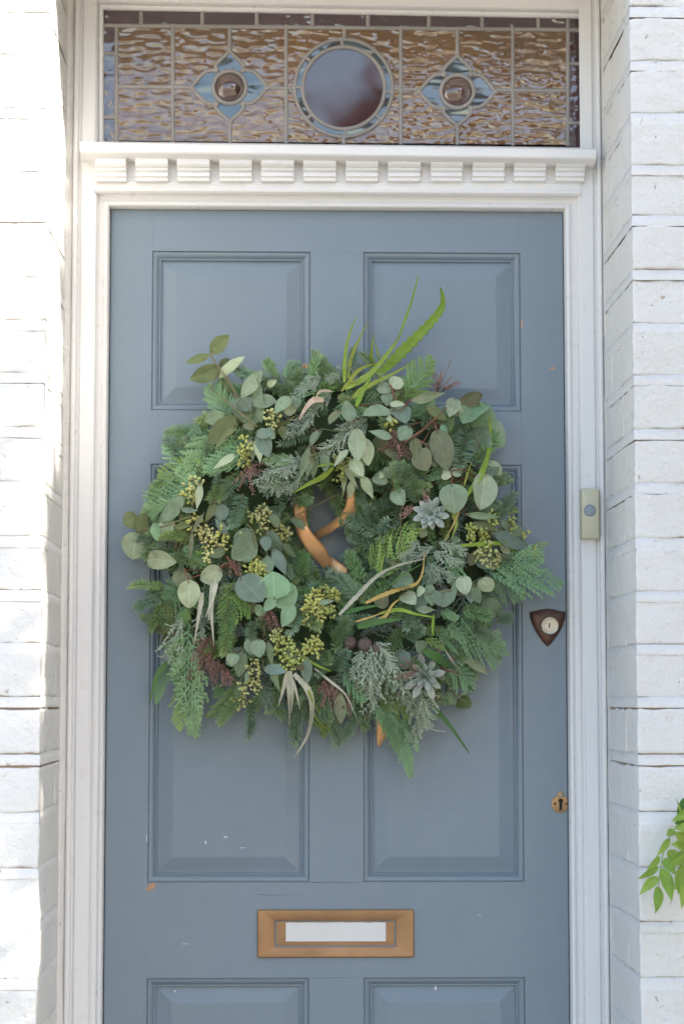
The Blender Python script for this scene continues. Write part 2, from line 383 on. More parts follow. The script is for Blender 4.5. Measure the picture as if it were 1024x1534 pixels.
# bed joints: rough painted strips, slightly recessed, with a ragged thin gap under the brick above
def joint_strip(mb, pts, nrm, zt, zb, seed, open_=.04):
    top = []; bot = []; tb = []
    for i, (x, y) in enumerate(pts):
        s = i*.012
        gv = noise.noise(Vector((s*7, seed*5.1, 0)))+.5*noise.noise(Vector((s*45, seed, 3)))
        gap = -.0008 if gv < -open_ else min(.0016, .0002+.0024*(gv+open_))
        d = .0001+.0007*noise.noise(Vector((s*14, seed*2.2, 9)))
        top.append((x-nrm[0]*d, y-nrm[1]*d, zt-gap)); bot.append((x-nrm[0]*(d-.0003), y-nrm[1]*(d-.0003), zb-.0006+.0008*noise.noise(Vector((s*30, seed, 7)))))
        tb.append((x-nrm[0]*.010, y-nrm[1]*.010, zt-gap))
    n = len(pts)
    mb.add(bot+top+tb, [(i, i+1, n+i+1, n+i) for i in range(n-1)]+[(n+i, n+i+1, 2*n+i+1, 2*n+i) for i in range(n-1)])
for ci, z0 in enumerate(zj):
    if ci > 24: break
    for side in (-1, 1):
        xe = XL if side < 0 else XR
        mb = MB()
        fx = [xe+side*(-.0005+.0125*k) for k in range(57)]
        joint_strip(mb, [(x, YW) for x in (fx if side > 0 else fx[::-1])], (0, -1), z0, z0-JH, ci*2+side+50, .36)
        ry = [YW+.0122*k for k in range(29)]
        joint_strip(mb, [(xe, y) for y in (ry if side < 0 else ry[::-1])], (-side, 0), z0, z0-JH, ci*2+side)
        mb.build('mortar_joint', M['mortar'], wall, True)
        # upright joints between the bricks of this course
        mv = MB(); x = xe+side*(ST if ci % 2 == 0 else HD)
        for q in range(3):
            mv.box(x-.006, x+.006, YW+.0022, YW+.03, z0-.001, z0+BH+.001); x += side*ST
        mv.build('mortar_joint', M['mortar'], wall)
c = MB(); zlo, zhi = zj[24]-.02, zj[0]+pitch
c.box(XL-.67, XL-.0045, YW+.0045, .20, zlo, zhi); c.box(XR+.0045, XR+.67, YW+.0045, .20, zlo, zhi)
c.build('wall_core', M['core'], wall)
c = MB()
for x0, x1 in ((-3.2, XL-.672), (XR+.672, 3.2)): c.box(x0, x1, YW, .20, 0, 3.6)
c.box(XL-.672, XL, YW+.001, .20, 0, zlo); c.box(XR, XR+.672, YW+.001, .20, 0, zlo)
c.build('rendered_face', M['wall'], wall)
ztop = 2.425
c = MB(); c.box(XL+.001, XR-.001, YW+.002, .20, ztop+.02, 3.6); c.box(XL-.672, XL+.001, YW+.001, .20, zhi, 3.6); c.box(XR-.001, XR+.672, YW+.001, .20, zhi, 3.6)
c.build('lintel', M['wall'], wall)

# ---------------------------------------------------------------- door frame
DL, DR = -.381, .381
DT = CAM.z+.8195
fr = thing('door_frame', 'white painted wooden door frame with dentil cornice between door and fanlight', 'door frame', (0, 0, .085))
prof = [(0,.03),(0,-.016),(.002,-.0205),(.005,-.022),(.0078,-.0205),(.0095,-.016),(.011,-.0153),(.0155,-.0165),(.0192,-.0205),(.0198,-.0285),(.0215,-.0308),(.0245,-.0312)]
ZB = .087
rings = []
for (ox, oy) in prof:
    rings.append([(DL-ox, oy, ZB), (DL-ox, oy, DT+ox), (DR+ox, oy, DT+ox), (DR+ox, oy, ZB)])
mb = MB(); mb.ring_loft(rings, closed=False); sm_angle(mb.build('architrave', M['frame'], fr), 30)
S0 = W(500, 231, -.05).z          # underside of the shelf
SX0, SX1 = W(120.5, 220, -.075).x, W(892, 225, -.075).x
FT = W(512, -60, -.03).z          # above the picture
for sd in (-1, 1):
    e = DL if sd < 0 else DR
    pf = [(.0245,-.0312),(.0445,-.0315),(.046,-.0285),(.0485,-.0265),(.0505,-.0275),(.0512,-.0345),(.053,-.0368),(.0565,-.0372),(.059,-.0355),(.060,-.031),(.0602,.12)]
    mb = MB()
    rr = []
    for ox, oy in pf:
        ln = []
        for k in range(40):
            z = ZB+(FT-ZB)*k/39
            ln.append((e+sd*(ox+.0006*noise.noise(Vector((z*3, ox*40, sd)))), oy+.0008*noise.noise(Vector((z*4, sd*7, ox*30))), z))
        rr.append(ln)
    mb.ring_loft(rr, closed=False); sm_angle(mb.build('jamb', M['frame'], fr), 30)
    # caulk against the brickwork
    mb = MB(); pts = []
    xe = XL if sd < 0 else XR
    for k in range(90):
        z = ZB+(FT-ZB)*k/89
        pts.append(Vector((e+sd*(.0615+.002*noise.noise(Vector((z*20, sd*3, 1)))), -.022+.003*noise.noise(Vector((z*9, sd, 5))), z)))
    mb.ring_loft([[(p.x-sd*.006, p.y+.004, p.z) for p in pts], [(p.x-sd*.001, p.y-.008, p.z) for p in pts], [(p.x*.5+xe*.5, p.y-.016, p.z) for p in pts], [(xe+sd*.001, p.y-.022, p.z) for p in pts], [(xe+sd*.008, p.y-.018, p.z) for p in pts]], closed=False)
    mb.build('caulk', M['mortar'], fr, True)
# head: mouldings from the architrave up to the dentils
hx0, hx1 = DL-.0245, DR+.0245
def zpx(p): return W(500, p, -.035).z
hp = [(DT+.0245,-.0312),(zpx(291),-.0330),(zpx(288),-.0375),(zpx(284.5),-.0385),(zpx(283.5),-.0345),(zpx(282.5),-.0335),(zpx(272.5),-.034),(zpx(272),-.0365),(zpx(270.5),-.0365),(zpx(270),-.034),(zpx(236),-.034),(S0+.002,-.05),(S0+.002,.05)]
mb = MB(); mb.ring_loft([[(hx0, y, z) for z, y in hp], [(hx1, y, z) for z, y in hp]][::-1], closed=False)
for x in (hx0, hx1): mb.add([(x, y, z) for z, y in hp]+[(x, .02, hp[0][0])], [tuple(range(len(hp)+1))])
sm_angle(mb.build('head_moulding', M['frame'], fr), 25)
# dentils
dent_px = [(143,189.5),(203,252),(265.5,314.5),(328.5,377.5),(391,440.5),(454,503.5),(518,566.5),(581,630),(645,693),(707.5,756),(769.5,817.5),(832,876)]
for (a, b_) in dent_px:
    x0, x1 = W(a, 255, -.055).x, W(b_, 255, -.055).x
    zt = W((a+b_)/2, 238.5, -.055).z; zb = W((a+b_)/2, 270.5, -.05).z; H = zt-zb
    p2 = [(zt,-.034),(zt,-.060),(zt-.25*H,-.0605),(zt-.37*H,-.057),(zt-.40*H,-.0525),(zt-.50*H,-.0530),(zt-.56*H,-.0510),(zt-.60*H,-.0475),(zt-.78*H,-.0478),(zt-.82*H,-.0440),(zt-.97*H,-.0435),(zb,-.040),(zb,-.034)]
    j = R.uniform(-.0006, .0006)
    mb = MB(); mb.ring_loft([[(x0, y+j, z) for z, y in p2], [(x0+.0012, y+j-.0012, z) for z, y in p2], [(x1-.0012, y+j-.0012, z) for z, y in p2], [(x1, y+j, z) for z, y in p2]][::-1], closed=False)
    for x in (x0, x1): mb.add([(x, y+j, z) for z, y in p2], [tuple(range(len(p2)))])
    sm_angle(mb.build('dentil', M['frame'], fr), 30)
# shelf (transom) with a slightly wavy painted nosing; falls a touch to the right
def shelf():
    mb = MB(); n = 60; rows = []
    zt0, zt1 = W(122, 212, -.075).z, W(892, 222, -.075).z
    zb0, zb1 = W(122, 228, -.075).z, W(892, 238, -.075).z
    for k in range(n+1):
        f = k/n; x = SX0+(SX1-SX0)*f; wv = .0007*noise.noise(Vector((x*14, 2, 0)))
        zt, zb = zt0+(zt1-zt0)*f+wv, zb0+(zb1-zb0)*f+wv*.5
        rows.append([(x, -.030, zb-.006), (x, -.062, zb-.0055), (x, -.069, zb-.002), (x, -.0745, zb-.0005), (x, -.0765, zb+.002), (x, -.0765, zt-.003), (x, -.074, zt-.0005), (x, -.02, zt+.004), (x, .02, zt+.004)])
    mb.ring_loft(rows, closed=False)
    mb.add(rows[0], [tuple(range(9))]); mb.add(rows[-1], [tuple(range(9))[::-1]])
    return sm_angle(mb.build('shelf', M['frame'], fr), 30)
shelf()
# surround of the fanlight opening
YG = -.006
gq = [W(155.5, 15, YG), W(868.5, 28, YG), W(868.5, 222, YG), W(155.5, 213, YG)]     # TL TR BR BL of the visible glass
outs = []
for (ox, oy) in [(0,.006),(0,-.011),(.0025,-.0145),(.006,-.0150),(.008,-.0125),(.0088,-.0255),(.0105,-.0275),(.06,-.0285)]:
    o4 = [(gq[0].x-ox, oy, gq[0].z+ox), (gq[1].x+ox, oy, gq[1].z+ox), (gq[2].x+ox, oy, gq[2].z-min(ox,.012)), (gq[3].x-ox, oy, gq[3].z-min(ox,.012))]
    if ox > .05:
        o4 = [(DL-.0445, oy, FT), (DR+.0445, oy, FT), (DR+.0445, oy, gq[2].z-.012), (DL-.0445, oy, gq[3].z-.012)]
    outs.append(o4)
mb = MB(); mb.ring_loft(outs); sm_angle(mb.build('fanlight_surround', M['frame'], fr), 30)
mb = MB(); mb.box(DL-.0445, DR+.0445, -.2, .12, FT-.002, FT+.2); mb.build('head', M['frame'], fr)

# ---------------------------------------------------------------- stained glass fanlight
fan = thing('stained_glass_fanlight', 'leaded stained glass fanlight above the blue door, amber panes with two blue flowers', 'fanlight', (0, YG, gq[2].z))
def came(pts, wpx=6.0, rise=.0028, closed=False):
    P = [W(x, y, YG) for x, y in pts]; n = len(P); hw = wpx/905/2
    rows = []
    for i in range(n):
        a = P[(i-1) % n] if (closed or i) else P[0]; b_ = P[(i+1) % n] if (closed or i < n-1) else P[-1]
        t = (b_-a).normalized(); s = Vector((-t.z, 0, t.x))
        j = 1+.12*noise.noise(P[i]*40)
        rows.append([P[i]+s*(hw*q*j)+Vector((0, y, 0)) for q, y in ((-1, .002), (-1, -rise*.3), (-.62, -rise*.85), (0, -rise), (.62, -rise*.85), (1, -rise*.3), (1, .002))])
    if closed: rows.append(rows[0])
    mb = MB(); mb.ring_loft(rows, closed=False); return mb.build('lead_came', M['lead'], fan, True)
def solder(x, y, r=4.6):
    mb = MB(); c0 = W(x, y, YG); mb.ball(c0, r/905, 9, 5, (1, .7, 1)); mb.build('solder_joint', M['lead'], fan, True)
def pane(pts, mt, name='pane', y=None):
    Y = YG+.0005+R.uniform(0, .0004) if y is None else y
    P = [W(a, b_, YG) for a, b_ in pts]; n = len(P); tx, tz = (0, 0) if name == 'roundel' else (R.uniform(-.012, .012), R.uniform(-.012, .012))
    cx = sum(p.x for p in P)/n; cz = sum(p.z for p in P)/n
    F = [(p.x, Y+(p.x-cx)*tx+(p.z-cz)*tz, p.z) for p in P]
    mb = MB(); mb.add(F+[(x, yy+.003, z) for x, yy, z in F], [tuple(range(n)), tuple(range(2*n-1, n-1, -1))]+[(i, n+i, n+(i+1) % n, (i+1) % n) for i in range(n)])
    return mb.build(name, M[mt], fan)
def sk(x): return (x-512)*.0095          # the window drops slightly to the right
YT, YM, YBm = 41.5, 132.8, 213.5          # top of field, middle lead, bottom (at x = 512)
def q(x, y): return (x, y+sk(x))
# outline of a flower: quarter curve from the top tip to the left tip
quart = [(0,-54),(-7,-47),(-15,-40),(-21,-32.5),(-20,-26),(-26,-25.5),(-34,-24.5),(-42,-18.5),(-49,-10),(-57,0)]
def flower(cx, cy, sx=1.0):
    def o4(k):     # quarter k: 0 TL, 1 BL, 2 BR, 3 TR ; points from vertical tip to horizontal tip
        s = {0: (1, 1), 1: (1, -1), 2: (-1, -1), 3: (-1, 1)}[k]
        return [(cx+a*s[0]*sx, cy+b_*s[1]*(.96 if s[1] < 0 else 1)) for a, b_ in quart]
    return o4
vx = [174.5, 259, 344, 428.5, 514.5, 600, 684.5, 767.5, 850]
FL = {1: flower(344, 130.7), 5: flower(684.5, 137)}
CC, RO, RI = (514.5, 131.8), 73.0, 62.0
def arc(c0, r, a0, a1, n=14): return [(c0[0]+r*math.cos(rad(a0+(a1-a0)*i/n)), c0[1]+r*math.sin(rad(a0+(a1-a0)*i/n))) for i in range(n+1)]
for i in range(8):
    xa, xb = vx[i], vx[i+1]
    for top in (True, False):
        ya, yb = (YT, YM) if top else (YM, YBm)
        TL, TR, BR_, BL_ = q(xa, ya), q(xb, ya), q(xb, yb), q(xa, yb)
        if i in (1, 2) or i in (5, 6):
            ff = FL[1] if i < 4 else FL[5]; left = i in (1, 5)
            k = (0 if top else 1) if left else (3 if top else 2)
            ql = ff(k)                        # vertical tip -> horizontal tip
            if left and top: pts = [TL, TR]+ql+[BL_]
            elif left: pts = [TL]+ql[::-1]+[BR_, BL_]
            elif top: pts = [TL, TR, BR_]+ql[::-1]
            else: pts = ql+[TR, BR_, BL_]
        elif i in (3, 4):
            if i == 3 and top: pts = [TL, TR]+arc(CC, RO, 270, 180)+[BL_]
            elif i == 3: pts = [TL]+arc(CC, RO, 180, 90)+[BR_, BL_]
            elif top: pts = [TL, TR, BR_]+arc(CC, RO, 0, -90)
            else: pts = arc(CC, RO, 90, 0)+[TR, BR_, BL_]
        else: pts = [TL, TR, BR_, BL_]
        pane(pts, 'amber')
for kx, (cx, cy) in ((1, (344, 130.7)), (5, (684.5, 137))):
    ff = FL[kx]
    for (k1, k2, ang) in ((0, 3, 270), (3, 2, 0), (2, 1, 90), (1, 0, 180)):
        # each petal: notch -> tip -> notch, closed along the boss ring
        if ang in (270, 90): h1, h2 = ff(k1)[:5], ff(k2)[:5]
        else: h1, h2 = ff(k1)[4:][::-1], ff(k2)[4:][::-1]
        pts = h1[::-1]+h2[1:]
        a0 = math.degrees(math.atan2(h2[-1][1]-cy, h2[-1][0]-cx)); a1 = math.degrees(math.atan2(h1[-1][1]-cy, h1[-1][0]-cx))
        while a1-a0 > 180: a1 -= 360
        while a1-a0 < -180: a1 += 360
        pane(pts+arc((cx, cy), 24, a0, a1, 8), 'teal', 'petal_pane')
        came([p for p in h1[::-1]+h2[1:]], 5.8)
    came(arc((cx, cy), 24.5, 0, 354, 40), 6.2, .0034, True)
    mb = MB(); rr = []
    for a_, y_ in ((22, .0012), (20.5, -.002), (16, -.0055), (10, -.0085), (5, -.0098), (.5, -.0102)):
        rr.append([W(x, y, YG)+Vector((0, y_, 0)) for x, y in arc((cx, cy), a_, 0, 345, 23)])
    mb.ring_loft(rr, cap=True); mb.build('boss', M['boss'], fan, True)
    for k in range(4):
        p = ff(k)[4]; solder(p[0], p[1], 5)
    for p in (ff(0)[0], ff(1)[0], ff(0)[-1], ff(3)[-1]): solder(p[0], p[1], 4.5)
jang = [-141, -92, -52, 5, 40, 88, 140, 181]
for a0, a1 in zip(jang, jang[1:]+[jang[0]+360]):
    if a1 < a0: a1 += 360
    pane(arc(CC, RI, a0, a1, 12)+arc(CC, RO, a1, a0, 12), 'teal', 'ring_pane')
    came([(CC[0]+RI*math.cos(rad(a0)), CC[1]+RI*math.sin(rad(a0))), (CC[0]+RO*math.cos(rad(a0)), CC[1]+RO*math.sin(rad(a0)))], 5)
    solder(CC[0]+RO*math.cos(rad(a0)), CC[1]+RO*math.sin(rad(a0)), 4.5)
pane(arc(CC, RI, 0, 353, 51), 'roundel', 'roundel', YG+.0012)
came(arc(CC, RI-.5, 0, 355, 71), 6.0, .0034, True); came(arc(CC, RO, 0, 355, 71), 5.4, .0034, True)
# border of plum glass
tj = [157, 211.5, 303, 384.5, 468, 551, 642, 721.5, 805.5, 850, 870]
for a, b_ in zip(tj, tj[1:]): pane([q(a, 18), q(b_, 18), q(b_, YT-1), q(a, YT-1)], 'purple', 'border_pane')
for a in tj[1:-1]: came([q(a, 14), q(a, YT-2)], 6)
for x0, x1, js in ((154, 174, [YT, 83, 179, 216]), (850, 871, [YT, 92, 181, 216])):
    for a, b_ in zip(js, js[1:]): pane([q(x0, a), q(x1, a), q(x1, b_), q(x0, b_)], 'purple', 'border_pane')
    for a in js[1:-1]: came([q(x0, a), q(x1, a)], 5.5)
came([q(x, YT) for x in (154, 300, 450, 600, 740, 871)], 6)
came([q(174.5, 41), q(174.5, 216)], 6); came([q(850, 14), q(850, 216)], 6)
for x in (259, 428.5, 600, 767.5):
    came([q(x, YT), q(x, 90), q(x, 150), q(x, 216)], 5.8)
    for y in (YT, YM): solder(*q(x, y))
for kx, x in ((1, 344), (5, 684.5)):
    came([q(x, YT), FL[kx](0)[0]], 5.8); came([FL[kx](1)[0], q(x, 216)], 5.8)
came([q(515.5, YT), (515.5, CC[1]-RO)], 6); came([(514.5, CC[1]+RO), q(514.5, 216)], 6)
for a, b_ in ((174.5, 287), (401, 441.5), (587.5, 627.5), (741.5, 850)): came([q(a, YM), q((a+b_)/2, YM), q(b_, YM)], 5.8)

# ---------------------------------------------------------------- door
door = thing('front_door', 'blue grey panelled front door with bronze letter plate', 'door', (0, 0, .09))
X1, X4 = -.3100, .3071
X2 = (W(464, 377, 0).x+W(464, 1321, 0).x)/2; X3 = (W(543.3, 378, 0).x+W(545, 1400, 0).x)/2
Z1, Z2, Z3, Z4, Z5 = CAM.z+.7485, CAM.z+.4791, W(500, 695.5, 0).z, CAM.z-.2992, CAM.z-.4536
Z6, Z0 = Z5-.42, .095
def plank(name, x0, x1, z0, z1):
    mb = MB(); mb.bbox(x0, x1, 0, .042, z0, z1, .00015); return mb.build(name, M['door'], door)
plank('stile', DL+.002, X1, Z0, DT-.0015); plank('stile', X4, DR-.002, Z0, DT-.0015)
for a, b_ in ((Z1, DT-.0015), (Z3, Z2), (Z5, Z4), (Z0, Z6)): plank('rail', X1, X4, a, b_)
for a, b_ in ((Z2, Z1), (Z4, Z3), (Z6, Z5)): plank('muntin', X2, X3, a, b_)
mp = [(0,0),(.0004,.0042),(.0018,.0042),(.0022,.0022),(.0045,.0024),(.0075,.0042),(.0105,.0074),(.0112,.0086),(.0120,.0076),(.0135,.0073),(.0147,.0086),(.0149,.0132),(.0168,.0132)]
pp = [(.0166,.0130),(.0185,.0129),(.0215,.0124),(.0365,.0088),(.0390,.0081),(.0415,.0078)]
for (x0, x1) in ((X1, X2), (X3, X4)):
    for (z0, z1) in ((Z2, Z1), (Z4, Z3), (Z6, Z5)):
        def rc(o_, y): return [(x0+o_, y, z0+o_), (x1-o_, y, z0+o_), (x1-o_, y, z1-o_), (x0+o_, y, z1-o_)]
        mb = MB(); mb.ring_loft([rc(*p) for p in pp], cap=True); pn = mb.build('panel', M['door'], door)
        mb = MB(); mb.ring_loft([rc(*p) for p in mp]); mo = mb.build('moulding', M['door'], pn); sm_angle(mo, 40)
def blot(px, py, wd, ht, mt, Y=-.0006, seed=1):
    c0 = W(px, py, Y); mb = MB(); n = 14
    P = []
    for i in range(n):
        a = 2*math.pi*i/n; r_ = 1+.45*noise.noise(Vector((math.cos(a)*1.6, math.sin(a)*1.6, seed*3.3)))
        P.append((c0.x+math.cos(a)*wd/1830*r_, Y, c0.z+math.sin(a)*ht/1830*r_))
    mb.add(P+[(x, Y+.0007, z) for x, y, z in P], [tuple(range(n))[::-1]]+[(i, (i+1) % n, n+(i+1) % n, n+i) for i in range(n)])
    mb.build('paint_chip', M[mt], door)
blot(228, 1327, 11, 9, 'chip', seed=2); blot(222, 1331, 8, 5, 'chip', seed=3); blot(827, 552, 9, 4, 'chip', seed=4); blot(781, 485, 3, 13, 'chip', seed=5)
for k, (x, y, a, b_) in enumerate(((308, 1262, 3, 5), (338, 1254, 6, 3), (363, 1270, 9, 1.2), (262, 1485, 3, 4), (220, 1256, 2, 10), (278, 1414, 12, .7), (718, 1371, 5, 1.0), (652, 1480, 4, 7))):
    blot(x, y, a, b_, 'scuff', -.0006 if k in (4, 5, 6) else (.0073 if k != 7 else .0105), 7+k)
# hairline splits where rails meet stiles
def crack(pts, wd=.0006):
    mb = MB(); mb.tube([W(x, y, .0001) for x, y in pts], wd/2, wd/4, 4); mb.build('hairline_crack', M['black'], door)
crack([(388, 1340), (410, 1341), (435, 1340.5), (458, 1339)], .0007)
crack([(466, 1321.8), (500, 1321.6), (520, 1322), (544, 1321.5)], .0008); crack([(466, 1465.2), (500, 1464.8), (545, 1464.2)], .0006)
crack([(219, 1336), (219, 1380), (218.6, 1430)], .0003)

# letter plate
def prect(p, Y): return [W(p[0], p[1], Y), W(p[2], p[1], Y), W(p[2], p[3], Y), W(p[0], p[3], Y)]
lp = (385.5, 1362.5, 619.5, 1434)
mb = MB()
def rr_(p, ins, Y):
    c4 = prect(p, 0); x0, x1 = c4[0].x+ins, c4[1].x-ins; z1, z0 = c4[0].z-ins, c4[2].z+ins; out = []
    for (cx, cz, a0) in ((x0, z0, 180), (x1, z0, 270), (x1, z1, 0), (x0, z1, 90)):
        r_ = .0022
        ccx = cx+(r_ if cx == x0 else -r_); ccz = cz+(r_ if cz == z0 else -r_)
        for k in range(4):
            a = rad(a0+30*k); out.append((ccx+r_*math.cos(a), Y, ccz+r_*math.sin(a)))
    return out
mb.ring_loft([rr_(lp, 0, .0), rr_(lp, 0, -.0035), rr_(lp, .001, -.0052), rr_(lp, .0022, -.0058)])
inn = (411.5, 1378.5, 592.5, 1418)
mb.ring_loft([rr_(lp, .0022, -.0058), rr_(inn, -.0012, -.0058), rr_(inn, 0, -.0048), rr_(inn, 0, .002)])
plate = mb.build('letter_plate', M['copper'], door); sm_angle(plate, 40)
mb = MB(); mb.ring_loft([rr_((413.5, 1380, 591, 1416.5), 0, .001), rr_((413.5, 1380, 591, 1416.5), .0006, -.0004), rr_((423, 1384, 581, 1410), 0, -.0012)], cap=True)
sm_angle(mb.build('flap', M['copper'], plate), 20)
mb = MB(); mb.ring_loft([rr_(inn, -.002, .0018), rr_(inn, .01, .0018)], cap=True); mb.build('slot_back', M['black'], plate)
pa = W(428, 1382, -.002); pb = W(577.5, 1410, -.002); mb = MB(); n = 30
top = []; bot = []
for k in range(n+1):
    x = pa.x+(pb.x-pa.x)*k/n; jag = .0010*noise.noise(Vector((x*90, 4, 0)))+.0006*noise.noise(Vector((x*300, 1, 0)))
    yb = -.0026+.0008*math.sin(k/n*5)
    top.append((x, yb, pa.z+jag)); bot.append((x, yb-.0003, pb.z+.0002*noise.noise(Vector((x*60, 8, 0)))))
mb.add(bot+top, [(i, i+1, n+2+i, n+1+i) for i in range(n)])
pe = mb.build('paper_strip', M['paper'], plate); sd = pe.modifiers.new('thickness', 'SOLIDIFY'); sd.thickness = .0006
pe['label'] = 'blank white paper strip over the letter plate flap'

# shield lock
def outline(mb, ptsl, mi=0):
    """loft of outlines [(points px, Y)]"""
    mb.ring_loft([[W(a, b_, 0)+Vector((0, y, 0)) for a, b_ in pts] for pts, y in ptsl], cap=True, mi=mi)
sh = [(792.5,917),(800,915.8),(809,913.2),(819,912),(829,913),(838,915.6),(846,916.5),(845.6,925),(843,935),(838,945.5),(831,956),(824,965),(819.8,968.6),(815,965),(808,956),(801,945),(796,934),(793,924)]
def sc_(pts, f, c0=(819.5, 936)): return [(c0[0]+(a-c0[0])*f, c0[1]+(b_-c0[1])*f) for a, b_ in pts]
mb = MB(); outline(mb, [(sh, 0), (sh, -.002), (sc_(sh, .97), -.0032), (sc_(sh, .80), -.0058), (sc_(sh, .62), -.007)])
esc = mb.build('lock_escutcheon', M['brownmetal'], door); sm_angle(esc, 40)
mb = MB(); cc = (821.3, 937.6)
outline(mb, [(arc(cc, 13.8, 0, 345, 23), -.006), (arc(cc, 13.6, 0, 345, 23), -.0125), (arc(cc, 12.6, 0, 345, 23), -.0138), (arc(cc, 11.0, 0, 345, 23), -.0136), (arc(cc, 10.6, 0, 345, 23), -.0122), (arc(cc, 8.2, 0, 345, 23), -.0120), (arc(cc, 7.8, 0, 345, 23), -.0128), (arc(cc, .3, 0, 345, 23), -.0129)])
cyl = mb.build('lock_cylinder', M['brass'], esc); sm_angle(cyl, 40)
mb = MB(); outline(mb, [([(820.2, 933.5), (822.2, 933.3), (821.6, 941), (819.8, 941.2)], -.0126), ([(820.2, 933.5), (822.2, 933.3), (821.6, 941), (819.8, 941.2)], -.01305)]); outline(mb, [(arc((816.8, 934.4), 1, 0, 300, 5), -.0122), (arc((816.8, 934.4), .9, 0, 300, 5), -.0132)]); mb.build('key_slot', M['black'], esc)
# keyhole plate
kp = arc((838.3, 1204.5), 13.2, -68, 248, 24)+[(834, 1190.5), (834.5, 1187), (838.2, 1184.2), (842.2, 1187), (843, 1190.8)]
kp = [(min(a, 849.3), b_) for a, b_ in kp]
mb = MB(); outline(mb, [(kp, 0), (kp, -.0016), (sc_(kp, .93, (838.3, 1203)), -.0024)])
key = mb.build('keyhole_plate', M['oldbrass'], door); sm_angle(key, 40)
kh = arc((838.8, 1199.5), 3.6, 130, 410, 14)+[(840.7, 1206), (841, 1213.5), (836.4, 1213.5), (837, 1206)]
mb = MB(); outline(mb, [(kh, -.001), (kh, -.0027)]); mb.build('keyhole', M['black'], key)
for a, b_ in ((830.5, 1204), (847.5, 1204)):
    mb = MB(); mb.ball(W(a, b_, -.0024), .0024, 10, 6, (1, .4, 1)); mb.build('screw', M['screw'], key, True)
mb = MB(); mb.ball(W(839.5, 1191.5, -.003), .003, 10, 6, (1, .5, 1)); mb.build('swivel_pin', M['brass'], key, True)

# ---------------------------------------------------------------- doorbell
bell = thing('doorbell', 'small cream doorbell with round grey button on the white frame', 'doorbell', W(883, 770, -.037))
mb = MB(); bp = (869.5, 731.5, 897.5, 807)
def rb(ins, Y, ex=0):
    c4 = [W(bp[0], bp[1], -.05), W(bp[2], bp[3], -.05)]; x0, x1, z1, z0 = c4[0].x+ins, c4[1].x-ins, c4[0].z-ins, c4[1].z+ins; out = []
    for (cx, cz, a0) in ((x0, z0, 180), (x1, z0, 270), (x1, z1, 0), (x0, z1, 90)):
        r_ = .0028; ccx = cx+(r_ if cx == x0 else -r_); ccz = cz+(r_ if cz == z0 else -r_)
        for k in range(5):
            a = rad(a0+22.5*k); x = ccx+r_*math.cos(a); out.append((x, Y-.004*ex*(1-((x-(x0+x1)/2)/.015)**2), ccz+r_*math.sin(a)))
    return out
mb.ring_loft([rb(0, -.030), rb(0, -.048), rb(.0008, -.0505), rb(.0025, -.052)], cap=True)
bodyo = mb.build('bell_case', M['cream'], bell); sm_angle(bodyo, 40)
cb = (882.6, 765)
mb = MB(); mb.ring_loft([[W(a, b_, -.05)+Vector((0, y, 0)) for a, b_ in arc(cb, r_, 0, 345, 23)] for r_, y in ((9.2, -.001), (9.2, -.0028), (8.3, -.0030), (7.9, -.0022), (7.6, -.0036), (5, -.0044), (.4, -.0047))], cap=True)
sm_angle(mb.build('bell_button', M['button'], bell), 40)

# ---------------------------------------------------------------- wreath
HOOK = W(492, 640, -.01)
wr = thing('wreath', 'lush green Christmas wreath of fir, cedar, eucalyptus and succulents on the blue door', 'wreath', (HOOK.x, -.002, HOOK.z))
CX, CZ = W(494, 812, -.07).x, W(494, 812, -.07).z
RM, RT = .182, .105
def surf(x, z):
    """depth of the wreath's leafy front at a point"""
    q_ = (math.hypot(x-CX, z-CZ)-RM)/(RT*1.12)
    return -(.036+.106*math.sqrt(max(0, 1-q_*q_)))
def on(px, py, lift=0.0):
    p = W(px, py, -.09)
    for _ in range(3): p = W(px, py, surf(p.x, p.z)-lift)
    return p
CROP = {'A': (170, 430, 3.303), 'B': (440, 430, 3.012), 'C': (170, 700, 3.303), 'D': (420, 680, 3.938), 'E': (560, 680, 3.413), 'F': (200, 860, 3.413), 'G': (460, 880, 3.2), 'X': (0, 0, 1)}
def pc(c, u, v): a = CROP[c]; return a[0]+u/a[2], a[1]+v/a[2]
PXM = 925.0                                    # photo pixels per metre at the wreath

def tipattr(me, vals):
    at = me.attributes.new('tip', 'FLOAT', 'POINT'); at.data.foreach_set('value', vals)

